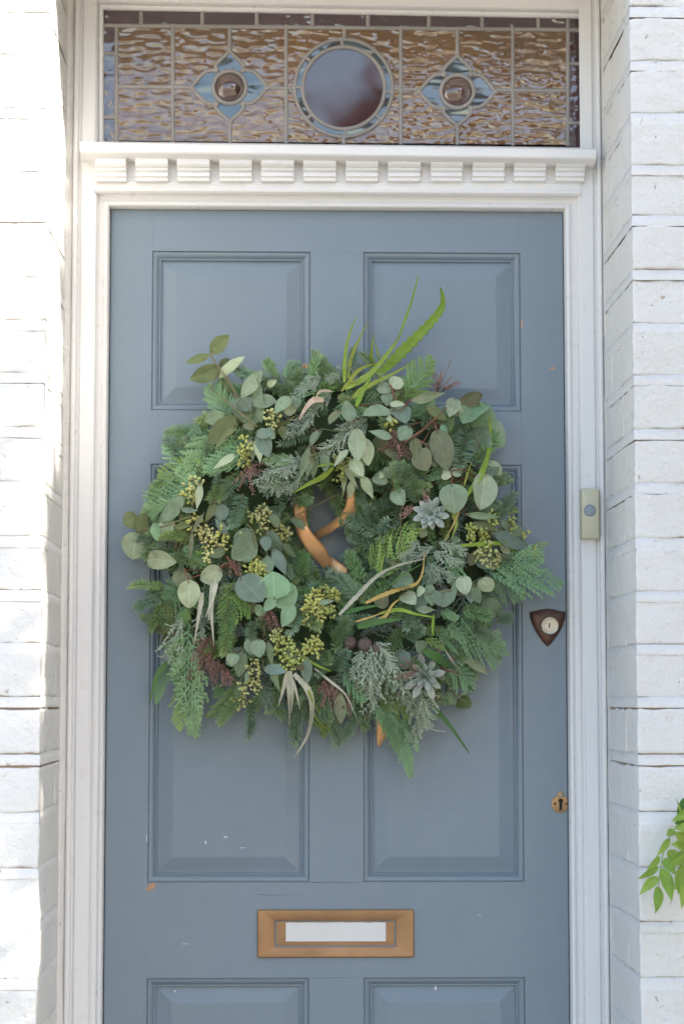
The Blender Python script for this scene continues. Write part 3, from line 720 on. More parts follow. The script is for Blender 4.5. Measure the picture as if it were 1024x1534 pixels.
# ---- sprig meshes (stem along +X, length 1 unit = 0.1 m, flat side to +Z)
def fir_mesh(seed, mat, L=.10, nl=.0185, dens=1.0):
    r = random.Random(seed); mb = MB(); tips = []
    bend = r.uniform(-.10, .10)
    def ax(t): return Vector((L*t, bend*L*t*t, .05*L*math.sin(t*3)*r.choice((1,))))
    st = [ax(k/8) for k in range(9)]
    mb.tube(st, .0013, .0005, 4, 1); tips += [0]*(len(mb.v))
    N = int(140*dens)
    for i in range(N):
        t = .03+.97*(i/N); p = ax(min(t, 1)); d = (ax(min(1, t+.02))-ax(max(0, t-.02))).normalized()
        a = r.uniform(-.45, math.pi+.45)                       # mostly sides and top
        if r.random() < .45: a = r.choice((r.uniform(-.35, .45), math.pi-r.uniform(-.35, .45)))
        s = Vector((0, math.cos(a), math.sin(a)*.8))
        fw = r.uniform(.30, .60)+ (1.4*max(0, t-.88)/.12)
        nd_ = (s+d*fw).normalized(); ln = nl*r.uniform(.8, 1.1)*(1-.25*max(0, t-.75)/.25)*(.75+.25*min(1, t/.15))
        sd = nd_.cross(Vector((0, 0, 1)) if abs(nd_.z) < .9 else Vector((1, 0, 0))).normalized()*.00125
        up = nd_.cross(sd).normalized()*.0006
        cv = Vector((0, 0, .0015))
        mid = p+nd_*ln*.5-cv*.3; e = p+nd_*ln+cv*.3
        o = len(mb.v)
        mb.add([p-sd*.5, p+sd*.5, mid+sd+up, mid-sd+up, e, mid-up], [(0,1,2,3),(3,2,4),(0,3,5),(1,5,2),(5,3,4),(2,5,4)])
        tt = max(0, (t-.55)/.45)**2*.8
        tips += [tt*.3, tt*.3, tt*.7+.1, tt*.7+.1, .35+tt*.6, tt]
    me = mb.mesh('fir_sprig', [mat, M['firstem']]); tipattr(me, tips); return me
def seg(mb, tips, a, b_, w0, w1, t0, t1, n):
    """scale-leaf twig piece: slim keeled lozenge"""
    d = (b_-a); 
    if d.length < 1e-7: return
    s = d.cross(n).normalized(); k = n*(w0*.55); m1 = a.lerp(b_, .35)
    mb.add([a-s*w0*.5, a+s*w0*.5, m1+s*w0, m1-s*w0, b_+s*w1*.4, b_-s*w1*.4, m1+k], [(0,1,6),(1,2,6),(2,4,6),(4,5,6),(5,3,6),(3,0,6),(0,3,5,4,2,1)])
    tips += [t0]*2+[(t0+t1)/2]*2+[t1]*2+[(t0+t1)/2]
def cedar_mesh(seed, mat, L=.10, wd=.44, n1=10, droop=0, loose=.0):
    r = random.Random(seed); mb = MB(); tips = []; N = Vector((0, 0, 1)); bend = r.uniform(-.15, .15)
    def ax(t): return Vector((L*t, bend*L*t*t, -.10*L*t*t*r.uniform(.9, 1.1)+.03*L*math.sin(t*4+seed)))
    for k in range(14): seg(mb, tips, ax(k/14), ax((k+1.1)/14), .0011, .0009, k/20, k/18, N)
    for i in range(n1):
        t = .06+.92*i/n1
        for sd in (-1, 1):
            tt = t+(.028 if sd > 0 else 0)+r.uniform(-.008, .008); p = ax(min(1, tt)); env = math.sin(math.pi*min(1, .12+.88*tt**.8))**.7*(1-.5*tt)
            ln = L*wd*1.1*max(.06, env)*r.uniform(.8, 1.12)
            an = rad(r.uniform(36, 50)-8*tt)*sd; d = Vector((math.cos(an+bend*2*tt), math.sin(an+bend*2*tt), r.uniform(-.10, .10)+loose*r.uniform(-.6, .6))).normalized()
            c_ = r.uniform(.1, .28)*-sd
            m2 = max(3, int(ln/.0050))
            prev = p
            for j in range(1, m2+1):
                f = j/m2; dd = (Matrix.Rotation(c_*f, 3, 'Z') @ d); dd.z -= .25*f*f*(.4+loose)
                q_ = prev+dd*(ln/m2)
                seg(mb, tips, prev, q_+dd*.0008, .00135, .0011, .15+.4*f*tt, .3+.6*f*max(tt, .4), N)
                for s2 in (-1, 1):
                    if j == m2 and s2 > 0: continue
                    l2 = .0062*(1-.45*f)*r.uniform(.8, 1.2)
                    e = q_+(Matrix.Rotation(s2*rad(r.uniform(34, 48)), 3, 'Z') @ dd)*l2+N*r.uniform(-.0007, .0007)
                    seg(mb, tips, q_-dd*.0006, e, .00105, .0008, .25+.4*f*tt, .45+.55*f, N)
                prev = q_
    me = mb.mesh('cedar_spray', [mat]); tipattr(me, tips); return me
def juniper_mesh(seed, mat, L=.09, n1=15, spread=1.0):
    r = random.Random(seed); mb = MB(); tips = []
    def rv(): return Vector((r.uniform(-1,1), r.uniform(-1,1), r.uniform(-1,1)))
    N = Vector((0, 0, 1)); pa = Vector((0, 0, 0)); d0 = Vector((1, 0, 0)); prev = pa
    for i in range(n1):
        d0 = (d0+rv()*.10+Vector((.06, 0, -.02))).normalized(); nx = prev+d0*(L/n1)
        seg(mb, tips, prev, nx, .0010, .0010, .1, .1+.3*i/n1, N)
        for b_ in range(3):
            a = r.uniform(0, 2*math.pi); s = Vector((0, math.cos(a), math.sin(a)*.7+.15))
            d = (s*.75+d0*r.uniform(.6, 1)).normalized(); ln = L*.36*(1-.6*i/n1)*r.uniform(.55, 1.1)*spread+.004; k = max(3, int(ln/.0045)); p = prev.lerp(nx, b_/3)
            for j in range(k):
                d = (d+rv()*.16).normalized(); q_ = p+d*(ln/k); f = (j+1)/k
                nn = N if abs(d.z) < .8 else Vector((0, 1, 0))
                seg(mb, tips, p, q_, .00082, .0007, .1+.5*f, .2+.6*f, nn)
                for w_ in range(2):
                    s2 = (d.cross(rv()).normalized()+d*.9).normalized(); e = q_+s2*.0058*r.uniform(.6, 1.2)*(1.1-.4*f)
                    seg(mb, tips, q_, e, .00078, .0006, .3+.4*f, .55+.45*f, nn)
                p = q_
        prev = nx
    me = mb.mesh('juniper_sprig', [mat]); tipattr(me, tips); return me
LIB = {'fir': [fir_mesh(s, M['fir']) for s in range(5)], 'firl': [fir_mesh(s+20, M['firlight'], nl=.0165) for s in range(3)], 'firb': [fir_mesh(s+40, M['firdark'], nl=.0175) for s in range(4)],
       'ced': [cedar_mesh(s, M['cedar']) for s in range(5)], 'cedb': [cedar_mesh(s+9, M['cedarbright'], wd=.40, n1=8) for s in range(3)], 'cedl': [cedar_mesh(s+15, M['cedar'], wd=.27, n1=15, loose=.3) for s in range(3)],
       'jun': [juniper_mesh(s, M['juniper']) for s in range(5)], 'jund': [juniper_mesh(s+7, M['juniperdark']) for s in range(3)]}
LEN = {'fir': .10, 'firl': .10, 'firb': .10, 'ced': .10, 'cedb': .10, 'cedl': .10, 'jun': .09, 'jund': .09}
NAME = {'fir': 'fir_sprig', 'firl': 'fir_sprig', 'firb': 'fir_sprig', 'ced': 'cedar_spray', 'cedb': 'cedar_spray', 'cedl': 'cedar_spray', 'jun': 'juniper_sprig', 'jund': 'juniper_sprig'}
def frame(d, nrm, roll=0):
    x = d.normalized(); z = (nrm-x*nrm.dot(x)).normalized(); y = z.cross(x)
    if roll: y, z = y*math.cos(roll)+z*math.sin(roll), z*math.cos(roll)-y*math.sin(roll)
    return x, y, z
def put(kind, A, B, nrm=None, roll=None, wide=1.0):
    """a sprig from A to B (world points)"""
    nrm = nrm or Vector((R.uniform(-.25, .25), -1, R.uniform(-.1, .35))); roll = R.uniform(-.5, .5) if roll is None else roll
    x, y, z = frame(B-A, nrm, roll); L = (B-A).length; s = L/LEN[kind]; sw = max(.75, min(1.25, s))*wide if kind.startswith('fir') else s*wide
    mw = Matrix([[x[i]*s, y[i]*sw, z[i]*sw, A[i]] for i in range(3)]+[[0,0,0,1]])
    return link(NAME[kind], R.choice(LIB[kind]), wr, mw)
def sp(kind, c, u0, v0, u1, v1, lift=.012, tip=None, wide=1.0, roll=None):
    a = pc(c, u0, v0); b_ = pc(c, u1, v1)
    A = on(*a, lift*.4); B = on(*b_, lift if tip is None else tip)
    return put(kind, A, B, roll=roll, wide=wide)

# mossy core of the wreath
mb = MB(); nu, nv = 72, 18; rows = []
for i in range(nu):
    a = 2*math.pi*i/nu; row = []
    for j in range(nv):
        b_ = 2*math.pi*j/nv; rr = 1+.18*noise.noise(Vector((math.cos(a)*5, math.sin(a)*5, b_*1.5)))
        rho = RM+RT*.80*rr*math.cos(b_); y = -.055-.055*rr*math.sin(b_)
        row.append((CX+rho*math.cos(a), min(-.004, y), CZ+rho*math.sin(a)))
    rows.append(row)
mb.ring_loft(rows+[rows[0]]); mb.build('moss_ring', M['moss'], wr, True)

# random filling: tufts that leave the core outwards, all round
def filler(n, kinds, rho0, rho1, l0, l1, lift0, lift1, out=1.0, skip=None):
    for i in range(n):
        a = 2*math.pi*(i+R.random())/n; rho = RM+RT*R.uniform(rho0, rho1)
        x, z = CX+rho*math.cos(a), CZ+rho*math.sin(a)
        if skip and skip(x, z): continue
        u = (rho-RM)/RT
        rdir = Vector((math.cos(a), 0, math.sin(a))); tdir = Vector((-math.sin(a), 0, math.cos(a)))
        d = rdir*(u*out+R.uniform(-.35, .35))+tdir*R.uniform(-1, .9)+Vector((0, -R.uniform(.05, .45), 0))
        d.z -= .25
        d.normalize(); L = R.uniform(l0, l1)
        A = Vector((x, surf(x, z)+.016, z)); B = A+d*L
        hc = W(494, 786, -.08); hole = ((B.x-hc.x)/.056)**2+((B.z-hc.z)/.086)**2
        if hole < 1: B = B+Vector((B.x-hc.x, 0, B.z-hc.z)).normalized()*.03*(1-hole)+Vector((0, .02, 0)); A = A+rdir*.03*(1-hole) if rho > RM else A+rdir*.035*(1-hole)
        if ((B.x-hc.x)/.050)**2+((B.z-hc.z)/.080)**2 < .62: continue
        B.y = min(B.y, -.012); 
        sB = surf(B.x, B.z)-R.uniform(lift0, lift1); B.y = max(B.y, sB)
        put(R.choice(kinds), A, B)
filler(76, ['fir', 'fir', 'firb', 'firl'], .50, .86, .055, .080, -.002, .014, .9)
filler(104, ['fir', 'firb', 'fir', 'firl', 'jund'], -.25, .62, .055, .085, .004, .020)
filler(56, ['fir', 'firb', 'fir'], -.85, -.30, .045, .065, .004, .018, .8)
filler(30, ['fir', 'firb'], -1.05, -.75, .045, .060, .004, .014, 1.0)
filler(22, ['firb', 'fir'], -1.10, -.95, .045, .062, .03, .05, 1.6)
filler(40, ['ced', 'ced', 'jund', 'cedb'], .0, .75, .06, .09, .012, .024, 1.3)

# small loose eucalyptus leaves tucked among the needles
def tucked(n):
    mbs = MB(); todo = []
    for i in range(n):
        a = R.uniform(0, 2*math.pi); rho = RM+RT*R.uniform(-.75, .8); x, z = CX+rho*math.cos(a), CZ+rho*math.sin(a)
        th = R.uniform(0, 2*math.pi); L = R.uniform(.022, .042); A = Vector((x, surf(x, z)+.002, z)); B = A+Vector((math.cos(th)*L, -R.uniform(.0, .012), math.sin(th)*L-.01))
        mbs.tube([A+Vector((0, .015, 0)), A], .0009, .0007, 4); todo.append((A, B, L*R.uniform(.38, .8), R.choice('GGBBPPON')))
    so = mbs.build('eucalyptus_sprig', M['stem'], wr, True)
    for A, B, w_, tone in todo: leaf(so, A, B, w_, tone, 'round' if (B-A).length/w_ < 1.5 else 'oval')
TUCK = tucked

# measured sprigs (crop, base, tip)
for c, *q_ in (
    ('E',150,260,110,45),('D',820,290,690,55),('E',245,240,130,60),('D',640,500,385,385),('D',580,560,412,500),('D',490,740,390,590),('D',490,830,330,740),('D',600,480,640,385),
    ('D',560,430,520,300),('D',470,860,300,690),('F',560,640,425,740),('F',590,650,585,832),('F',490,220,470,410),('F',930,560,990,745),('F',620,240,600,350),('F',150,70,0,50),('F',140,120,10,180),
    ('F',840,180,960,270),('F',960,400,1010,460),('C',640,130,600,305),('C',570,660,565,925),('C',380,350,235,325),('C',520,90,500,190),('C',300,440,420,500),('C',960,640,860,820),('B',560,850,470,800),('B',540,900,600,925),
    ('B',790,640,750,820),('B',850,840,935,895),('A',740,470,600,430),('A',790,450,745,370),('A',860,450,890,375),('A',985,450,1012,355),('A',650,440,600,400),('G',120,260,215,165),('G',120,330,40,420),
    ('G',480,250,550,185),('G',60,560,100,640),('G',120,400,190,300),('F',230,560,330,600),('F',420,560,440,610),('E',520,900,600,940),('E',620,830,705,835),('E',450,790,590,850),('C',930,540,960,420),('C',920,180,960,130),('A',300,930,180,1000)):
    sp(R.choice(('fir', 'firb', 'fir', 'firl') if c in 'CFA' else ('firb', 'fir')), c, *q_, lift=.030, wide=1.12)
for c, k, *q_ in (
    ('A','ced',720,740,270,870),('A','ced',690,820,430,880),('A','ced',560,700,330,880),('A','ced',900,850,740,860),('A','cedb',480,900,200,920),('A','ced',450,990,170,1010),('A','ced',420,680,380,750),
    ('C','ced',360,110,110,190),('C','ced',330,190,120,270),('C','ced',340,180,240,270),('C','ced',400,560,215,620),('C','ced',330,600,200,735),('C','ced',340,430,230,480),('C','cedb',600,550,560,810),('C','cedb',630,640,670,750),('C','cedb',380,700,330,790),
    ('F','cedb',590,30,480,300),('F','ced',260,160,240,270),('F','cedl',290,250,210,840),('F','cedl',240,290,180,640),('F','cedb',270,520,230,800),('F','darkc',190,430,85,650),('F','ced',300,400,300,620),
    ('G','ced',640,200,890,215),('G','ced',720,150,900,230),('G','ced',690,190,955,380),('G','ced',800,230,950,320),('G','ced',620,230,780,300),('G','cedb',560,240,660,300),('G','ced',640,110,720,150),('G','ced',670,330,820,470),('G','ced',640,350,760,460),
    ('G','cedl',360,560,450,800),('G','cedl',430,600,510,915),('G','cedl',470,600,540,780),('G','cedl',330,560,420,740),('G','cedl',440,640,480,860),
    ('E','ced',560,600,975,610),('E','ced',590,570,900,560),('E','ced',600,620,790,715),('E','cedb',790,490,885,455),('E','ced',430,830,620,900),('E','ced',330,800,430,850),('E','ced',370,870,480,960),('E','ced',560,960,700,1010),
    ('E','cedb',-20,560,230,365),('E','cedb',0,640,200,400),('D','cedb',520,690,640,480),('B','cedb',500,500,640,310),('B','ced',520,470,560,360),('B','cedb',580,450,630,330),('B','ced',600,870,690,830),('B','cedb',700,660,690,560)):
    kk = 'cedl' if k == 'darkc' else k
    sp(kk, c, *q_, lift=.022, wide=R.uniform(.9, 1.15), roll=R.uniform(-.3, .3))
for c, k, *q_ in (
    ('A','jun',960,860,760,900),('A','jun',880,830,800,1010),('A','jun',940,900,860,1010),('A','jun',930,640,870,740),('A','jun',960,480,870,540),('A','jun',1000,600,920,700),('A','jun',1000,520,960,440),('A','jun',860,900,700,940),('A','jun',900,960,740,1010),
    ('B','jun',300,600,130,740),('B','jun',260,600,170,700),('B','jun',330,620,240,680),('B','jun',170,480,60,540),('B','jun',120,400,40,440),('B','jun',260,370,170,420),('B','jun',330,590,270,620),('B','jund',90,560,0,640),('B','jun',330,390,420,440),
    ('E','jun',300,470,170,520),('E','jun',330,450,460,500),('E','jun',280,560,400,640),('E','jun',300,500,420,580),('E','jun',260,580,330,640),('E','jun',230,440,140,530),
    ('G','jun',300,270,290,630),('G','jun',340,280,420,620),('G','jun',260,300,200,420),('G','jun',380,300,450,640),('G','jun',300,320,250,560),('G','jun',330,260,410,400),('G','jun',520,500,520,740),('G','jun',540,480,560,680),('G','jun',440,430,490,580),('G','jun',260,380,340,640),
    ('G','jund',20,940-880,60,160),('F','jun',250,210,190,480),('F','jun',250,300,260,520),('F','jun',350,180,340,330),('F','jund',640,560,720,700),('F','jund',800,620,850,750),('C','jund',480,700,420,790)):
    sp(k, c, *q_, lift=.026, wide=1.1)

# ---- leaves
def leaf_mesh(name, shape, seed, mat, wav=.06, fold=.24, curl=.16):
    r = random.Random(seed*31+7); nx, ny = 12, 6; mb = MB()
    pw, qw, pt = {'round': (.80, .62, 0), 'oval': (.85, .80, .0), 'pointed': (.72, .95, .15), 'lance': (.8, 1.15, .2)}[shape]
    c1, f1, sk_ = curl*r.uniform(-.6, 1.3), fold*r.uniform(.3, 1.2), r.uniform(-.10, .10)
    for i in range(nx+1):
        t = i/nx; hw = .5*math.sin(math.pi*min(1, max(0, t))**pw)**qw if 0 < t < 1 else .0
        if t == 0: hw = .015
        if t == 1: hw = .008
        if pt: hw *= 1-pt*t
        hw *= 1+.05*noise.noise(Vector((t*4, seed, 0)))
        for j in range(ny+1):
            s = 2*j/ny-1; y = s*hw+sk_*math.sin(t*math.pi)*.5
            z = f1*abs(s)*hw-c1*4*(t-.5)**2*.5+wav*noise.noise(Vector((t*3, s*2, seed*1.7)))
            mb.v.append((t, y, z))
    for i in range(nx):
        for j in range(ny):
            a = i*(ny+1)+j; mb.f.append((a, a+ny+1, a+ny+2, a+1)); mb.mi.append(0)
    return mb.mesh(name, mat, True)
LEAF = {}
def get_leaf(shape, tone, k, nm='leaf'):
    key = (shape, tone, k)
    if key not in LEAF: LEAF[key] = leaf_mesh(nm, shape, k+len(LEAF)*3, M[tone])
    return LEAF[key]
def leaf(parent, A, B, wd, tone, shape='oval', tilt=None, nm='leaf'):
    n = Vector((R.uniform(-.3, .3), -1, R.uniform(-.15, .45)))
    x, y, z = frame(B-A, n, R.uniform(-.45, .45) if tilt is None else tilt); L = (B-A).length
    mw = Matrix([[x[i]*L, y[i]*wd*1.07, z[i]*min(L, wd*1.3), A[i]] for i in range(3)]+[[0,0,0,1]])
    return link(nm, get_leaf(shape, tone, R.randrange(3), nm), parent, mw)
def curve3(pts, n=6):
    """Catmull-Rom through points"""
    P = [pts[0]*2-pts[1]]+list(pts)+[pts[-1]*2-pts[-2]]; out = []
    for i in range(1, len(P)-2):
        for k in range(n):
            t = k/n; a, b_, c_, d = P[i-1], P[i], P[i+1], P[i+2]
            out.append(.5*((2*b_)+(c_-a)*t+(2*a-5*b_+4*c_-d)*t*t+(3*b_-a-3*c_+d)*t*t*t))
    out.append(P[-2]); return out
def sprig(c, anchor, leaves, stem='stem', extra=(), lift=.030):
    """eucalyptus sprig: its stem mesh carries each leaf as a sub-part; leaves = (u0,v0,u1,v1,width,tone[,shape[,lift]])"""
    A0 = on(*pc(c, *anchor), .004); mb = MB(); todo = []
    for lf in leaves:
        u0, v0, u1, v1, wd, tone = lf[:6]; shape = lf[6] if len(lf) > 6 else None; lf_l = lf[7] if len(lf) > 7 else lift+R.uniform(-.010, .012)
        a = on(*pc(c, u0, v0), lf_l-.006); b_ = on(*pc(c, u1, v1), lf_l+R.uniform(-.012, .010))
        w_ = wd/CROP[c][2]/PXM
        if shape is None:
            asp = (b_-a).length/w_; shape = 'round' if asp < 1.45 else ('oval' if asp < 2.3 else 'lance')
        mid = A0.lerp(a, .6)+Vector((R.uniform(-.004, .004), .004, R.uniform(-.004, .004)))
        mb.tube(curve3([A0, mid, a, a.lerp(b_, .12)], 4), .0009, .0006, 5)
        todo.append((a, b_, w_, tone, shape))
    for path in extra:
        mb.tube(curve3([on(*pc(c, *p), lift) for p in path], 5), .0014, .0009, 5)
    so = mb.build('eucalyptus_sprig', M[stem], wr, True)
    for t in todo: leaf(so, *t)
    return so
def ce(cx, cy, w_, h_, tone, ang=None, shape=None, *ex):
    """a leaf given by its centre, width, height: upright, or lying along ang degrees"""
    a = rad(90 if ang is None else ang)+R.uniform(-.15, .15)*(ang is None); L = h_
    return (cx-math.cos(a)*L/2, cy-math.sin(a)*L/2, cx+math.cos(a)*L/2, cy+math.sin(a)*L/2, w_, tone, shape)+ex
sprig('A', (715, 692), [(480,330,572,236,74,'O','oval',.035),(478,338,358,376,52,'O','oval',.035),(530,398,376,460,84,'O','oval',.035),(525,398,574,352,40,'O','oval',.025),(520,446,650,342,62,'P','oval',.04)],
      extra=[((712,692),(650,640),(600,600),(540,550),(482,503)),((482,503),(500,460),(525,430),(505,375),(478,325))], lift=.034)
sprig('A', (700, 690), [(590,490,468,580,100,'P','oval'),(720,660,650,440,185,'G','round',.028),(630,550,748,400,72,'P','lance',.05),(690,565,810,570,80,'G','oval'),(760,490,806,460,34,'P'),(605,640,465,782,98,'O','oval'),(600,680,498,800,40,'O','lance'),
      (590,650,555,755,80,'O'),(550,630,448,665,66,'G'),(700,600,575,570,100,'B','round',.018),(700,690,640,690,40,'N')], extra=[((712,692),(610,605),(630,550))], lift=.03)
sprig('A', (900, 640), [(880,540,800,620,66,'G'),(862,640,885,535,72,'P'),(900,540,905,600,50,'G'),(720,718,770,842,80,'B'),(740,716,800,745,60,'G'),(830,690,850,752,50,'O'),(700,760,725,872,50,'P'),(610,825,488,902,42,'P','lance'),(675,750,690,860,50,'P','lance'),(700,720,790,730,50,'B')])
sprig('A', (980, 700), [(965,785,925,948,48,'G','lance'),(985,800,958,948,44,'N','lance'),(1015,705,962,800,44,'G','lance'),(1000,820,985,960,40,'G','lance')], stem='twig')
sprig('B', (470, 520), [ce(405,460,72,66,'P',20,'round'),ce(461,432,66,62,'P',-30,'round'),ce(465,530,32,72,'P',0,'oval'),ce(482,572,90,95,'B',60,'round'),ce(420,505,50,60,'G'),(445,560,310,575,80,'G','oval'),(255,612,235,512,66,'G','oval'),(205,558,160,622,46,'N'),(520,512,682,478,54,'P','lance',.045),
      (445,680,335,648,52,'G','lance'),(420,580,440,610,26,'P')], stem='twig', extra=[((450,500),(440,450),(425,440)),((520,512),(500,540),(470,560))])
sprig('B', (310, 640), [(285,635,290,790,78,'P','oval',.045),(318,680,335,808,62,'P','oval',.040),(255,775,300,862,62,'P','oval',.045),(300,850,352,940,50,'P','lance',.045),(270,868,255,950,42,'P','lance'),(250,730,180,810,44,'P','lance'),(230,840,222,930,24,'P','lance'),(130,730,140,800,50,'G'),(128,640,70,720,36,'G','lance'),(70,730,30,850,46,'G','lance'),(80,760,60,868,40,'N','lance')])
sprig('B', (640, 600), [(595,540,684,602,62,'O','oval',.045),(520,630,475,690,74,'G'),(545,678,550,778,58,'N','oval',.04),(565,728,600,828,94,'N','round',.04),(645,640,692,832,96,'N','round',.05),(605,710,640,815,80,'N'),(660,620,700,675,34,'Mi','lance'),(700,830,755,850,40,'P'),(430,720,470,780,80,'N','round',.02)],
      stem='twig', extra=[((500,700),(570,650),(640,590),(690,545)),((640,640),(635,610)),((560,690),(600,712))], lift=.042)
sprig('B', (760, 540), [(730,500,700,585,66,'P','oval'),(850,484,728,530,66,'N','oval',.04),(830,520,905,650,84,'Mi','oval',.03),(800,540,760,620,90,'Mi','oval',.03),(860,520,770,600,120,'Mi','round',.022),(820,620,950,720,150,'G','round',.02),(780,560,850,680,110,'Mi','round',.03),(720,545,760,580,50,'P'),(870,780,905,905,95,'P','oval'),(800,640,870,760,120,'G','round',.012)], stem='twig', extra=[((690,545),(750,520),(850,485))], lift=.03)
sprig('B', (420, 860), [ce(390,865,70,66,'G',40,'round'),ce(425,838,50,60,'G',70,'round'),ce(398,850,28,30,'P',0,'round')])  # smallest pale leaf is a highlight on the round pair, drawn in colour
sprig('E', (440, 130), [(395,150,412,305,135,'G','round',.045),(600,30,560,150,90,'G','round'),(570,95,545,285,128,'P','round',.045),(540,300,658,240,90,'G','round',.02),(465,308,652,326,40,'G','lance',.045),(345,100,395,115,50,'P'),(100,180,150,260,80,'G','round',.03)], stem='twig', extra=[((395,150),(400,110),(395,85),(470,85),(520,110))], lift=.036)
sprig('E', (560, 380), [(490,358,645,392,52,'O','oval',.04),(645,345,780,420,64,'G','oval',.03),(600,405,805,495,82,'B','lance',.045),(640,472,700,505,46,'P'),(640,515,735,548,48,'N'),(560,400,700,470,70,'O')], lift=.038)
sprig('E', (400, 720), [ce(150,662,115,90,'G',10,'round'),ce(178,740,80,84,'P',40,'round'),ce(238,703,54,48,'P',-20,'round'),ce(240,762,84,70,'B',0,'round'),ce(288,718,62,118,'G'),ce(320,740,60,84,'B',60),ce(362,738,78,98,'B',110,'round'),ce(408,706,34,110,'G'),ce(461,672,78,100,'P',80,'round',.04),ce(491,727,46,74,'B'),ce(525,720,48,98,'G',70,'oval',.045),ce(572,670,82,86,'P',50,'round',.045),ce(265,797,40,100,'G',0,'lance'),ce(592,785,100,100,'G',60,'round',.01)],
      extra=[((270,720),(340,705),(430,690),(560,660))], stem='stem', lift=.034)
sprig('C', (180, 300), [ce(85,262,92,80,'O',150,'round',.02),ce(150,282,80,118,'O',80,'round',.028),ce(105,388,130,140,'P',100,'round',.036),ce(212,320,54,100,'Mi',75,'oval',.038)], extra=[((240,295),(180,300),(120,320)),((240,295),(330,262),(395,240))], stem='stem', lift=.03)
sprig('C', (300, 470), [(165,450,312,470,90,'P','oval',.035),(160,470,275,502,50,'P','lance',.025),(352,145,232,278,78,'G','oval'),(430,78,410,214,40,'P','lance',.045),(505,168,450,276,44,'O','lance'),(530,180,530,268,72,'B','round',.015),(448,226,385,330,26,'N','lance',.045),(390,310,375,468,24,'N','lance',.045),(298,296,388,288,30,'O','lance'),(565,330,502,252,48,'B','lance'),(330,210,420,215,30,'B','lance')])
sprig('C', (700, 330), [(700,340,590,450,130,'G','round',.035),(690,310,590,400,80,'G','oval',.025),ce(755,376,54,80,'B'),(765,310,832,430,86,'B','oval',.035),(790,400,850,528,60,'B','oval'),ce(762,490,64,110,'G'),(765,225,840,320,54,'G','lance'),ce(895,362,62,110,'N'),(865,252,972,318,48,'G','lance'),(560,405,470,440,50,'G','oval'),(830,380,910,450,46,'G','lance'),(850,300,870,370,36,'B','lance'),(660,430,650,470,50,'G')], extra=[((700,400),(695,330),(660,280))])
sprig('C', (590, 480), [(535,505,428,558,88,'P','round',.04),(375,555,375,700,102,'P','round',.05),(350,510,325,600,90,'N','round',.02),(622,545,740,665,135,'B','round',.034)], stem='twig', extra=[((530,492),(570,475),(625,545)),((350,500),(372,560)),((560,440),(600,500))], lift=.036)
sprig('C', (800, 640), [(795,655,790,515,145,'Mi','round',.045),(800,655,905,590,125,'Mi','round',.040),(790,650,870,665,90,'Mi','round',.036),(740,690,705,730,64,'Mi','round',.032),(800,645,745,712,52,'Mi','oval',.045),(885,668,832,792,70,'Mi','oval',.04)], lift=.04)
sprig('C', (300, 700), [(300,690,185,800,140,'O','round',.004),(280,800,240,910,46,'O','lance',.0),(330,780,250,900,60,'N','lance',.0)])
sprig('F', (650, 350), [ce(595,370,52,88,'G'),ce(640,380,74,96,'G'),(685,340,710,480,42,'G','lance'),(700,470,745,600,40,'G','lance'),ce(550,460,66,136,'G',100),(890,430,888,560,56,'B','oval',.045),ce(535,602,46,92,'G'),(665,480,780,500,62,'B','oval'),ce(505,435,62,66,'G'),ce(820,430,40,100,'G'),(755,390,820,435,36,'G','lance'),(940,150,1030,135,28,'G','lance',.045),(850,490,860,460,40,'N'),(590,490,570,560,30,'G','lance')], lift=.034)
sprig('G', (180, 520), [(160,505,160,655,58,'P','oval',.03),(440,300,470,395,100,'B','oval',.01),(560,300,520,260,60,'G')])
sprig('G', (680, 470), [ce(748,556,76,76,'O',20,'round',.02),(665,500,715,568,50,'G','oval'),(730,520,782,508,20,'P','lance'),(670,485,742,475,24,'G','lance'),(745,285,790,350,66,'G','oval'),(745,335,868,420,44,'P','lance'),(600,380,660,440,60,'G'),(520,400,480,340,50,'B')], extra=[((690,490),(750,545),(818,550))], stem='stem', lift=.02)
sprig('D', (420, 60), [(450,0,500,70,90,'P','round'),(420,30,490,135,70,'P','oval',.045),(480,125,548,268,66,'P','lance',.045),(425,150,402,270,50,'P','lance'),(395,120,360,270,28,'P','lance'),(365,60,460,210,36,'P','lance'),(155,0,115,140,50,'G','lance'),(175,20,155,140,44,'G','lance'),(260,0,265,110,60,'G','oval'),(375,0,310,75,44,'P','lance')])
sprig('D', (720, 60), [(660,200,730,290,95,'N','round'),ce(595,150,90,84,'G',30,'round'),ce(635,112,60,76,'G',70,'round'),ce(596,128,38,40,'P',0,'round'),(60,380,175,455,52,'G','lance'),(690,720,790,780,110,'G','oval',.02),(640,620,660,660,60,'N')])  # the tiny pale leaf paints the white highlight between two round ones

TUCK(26)
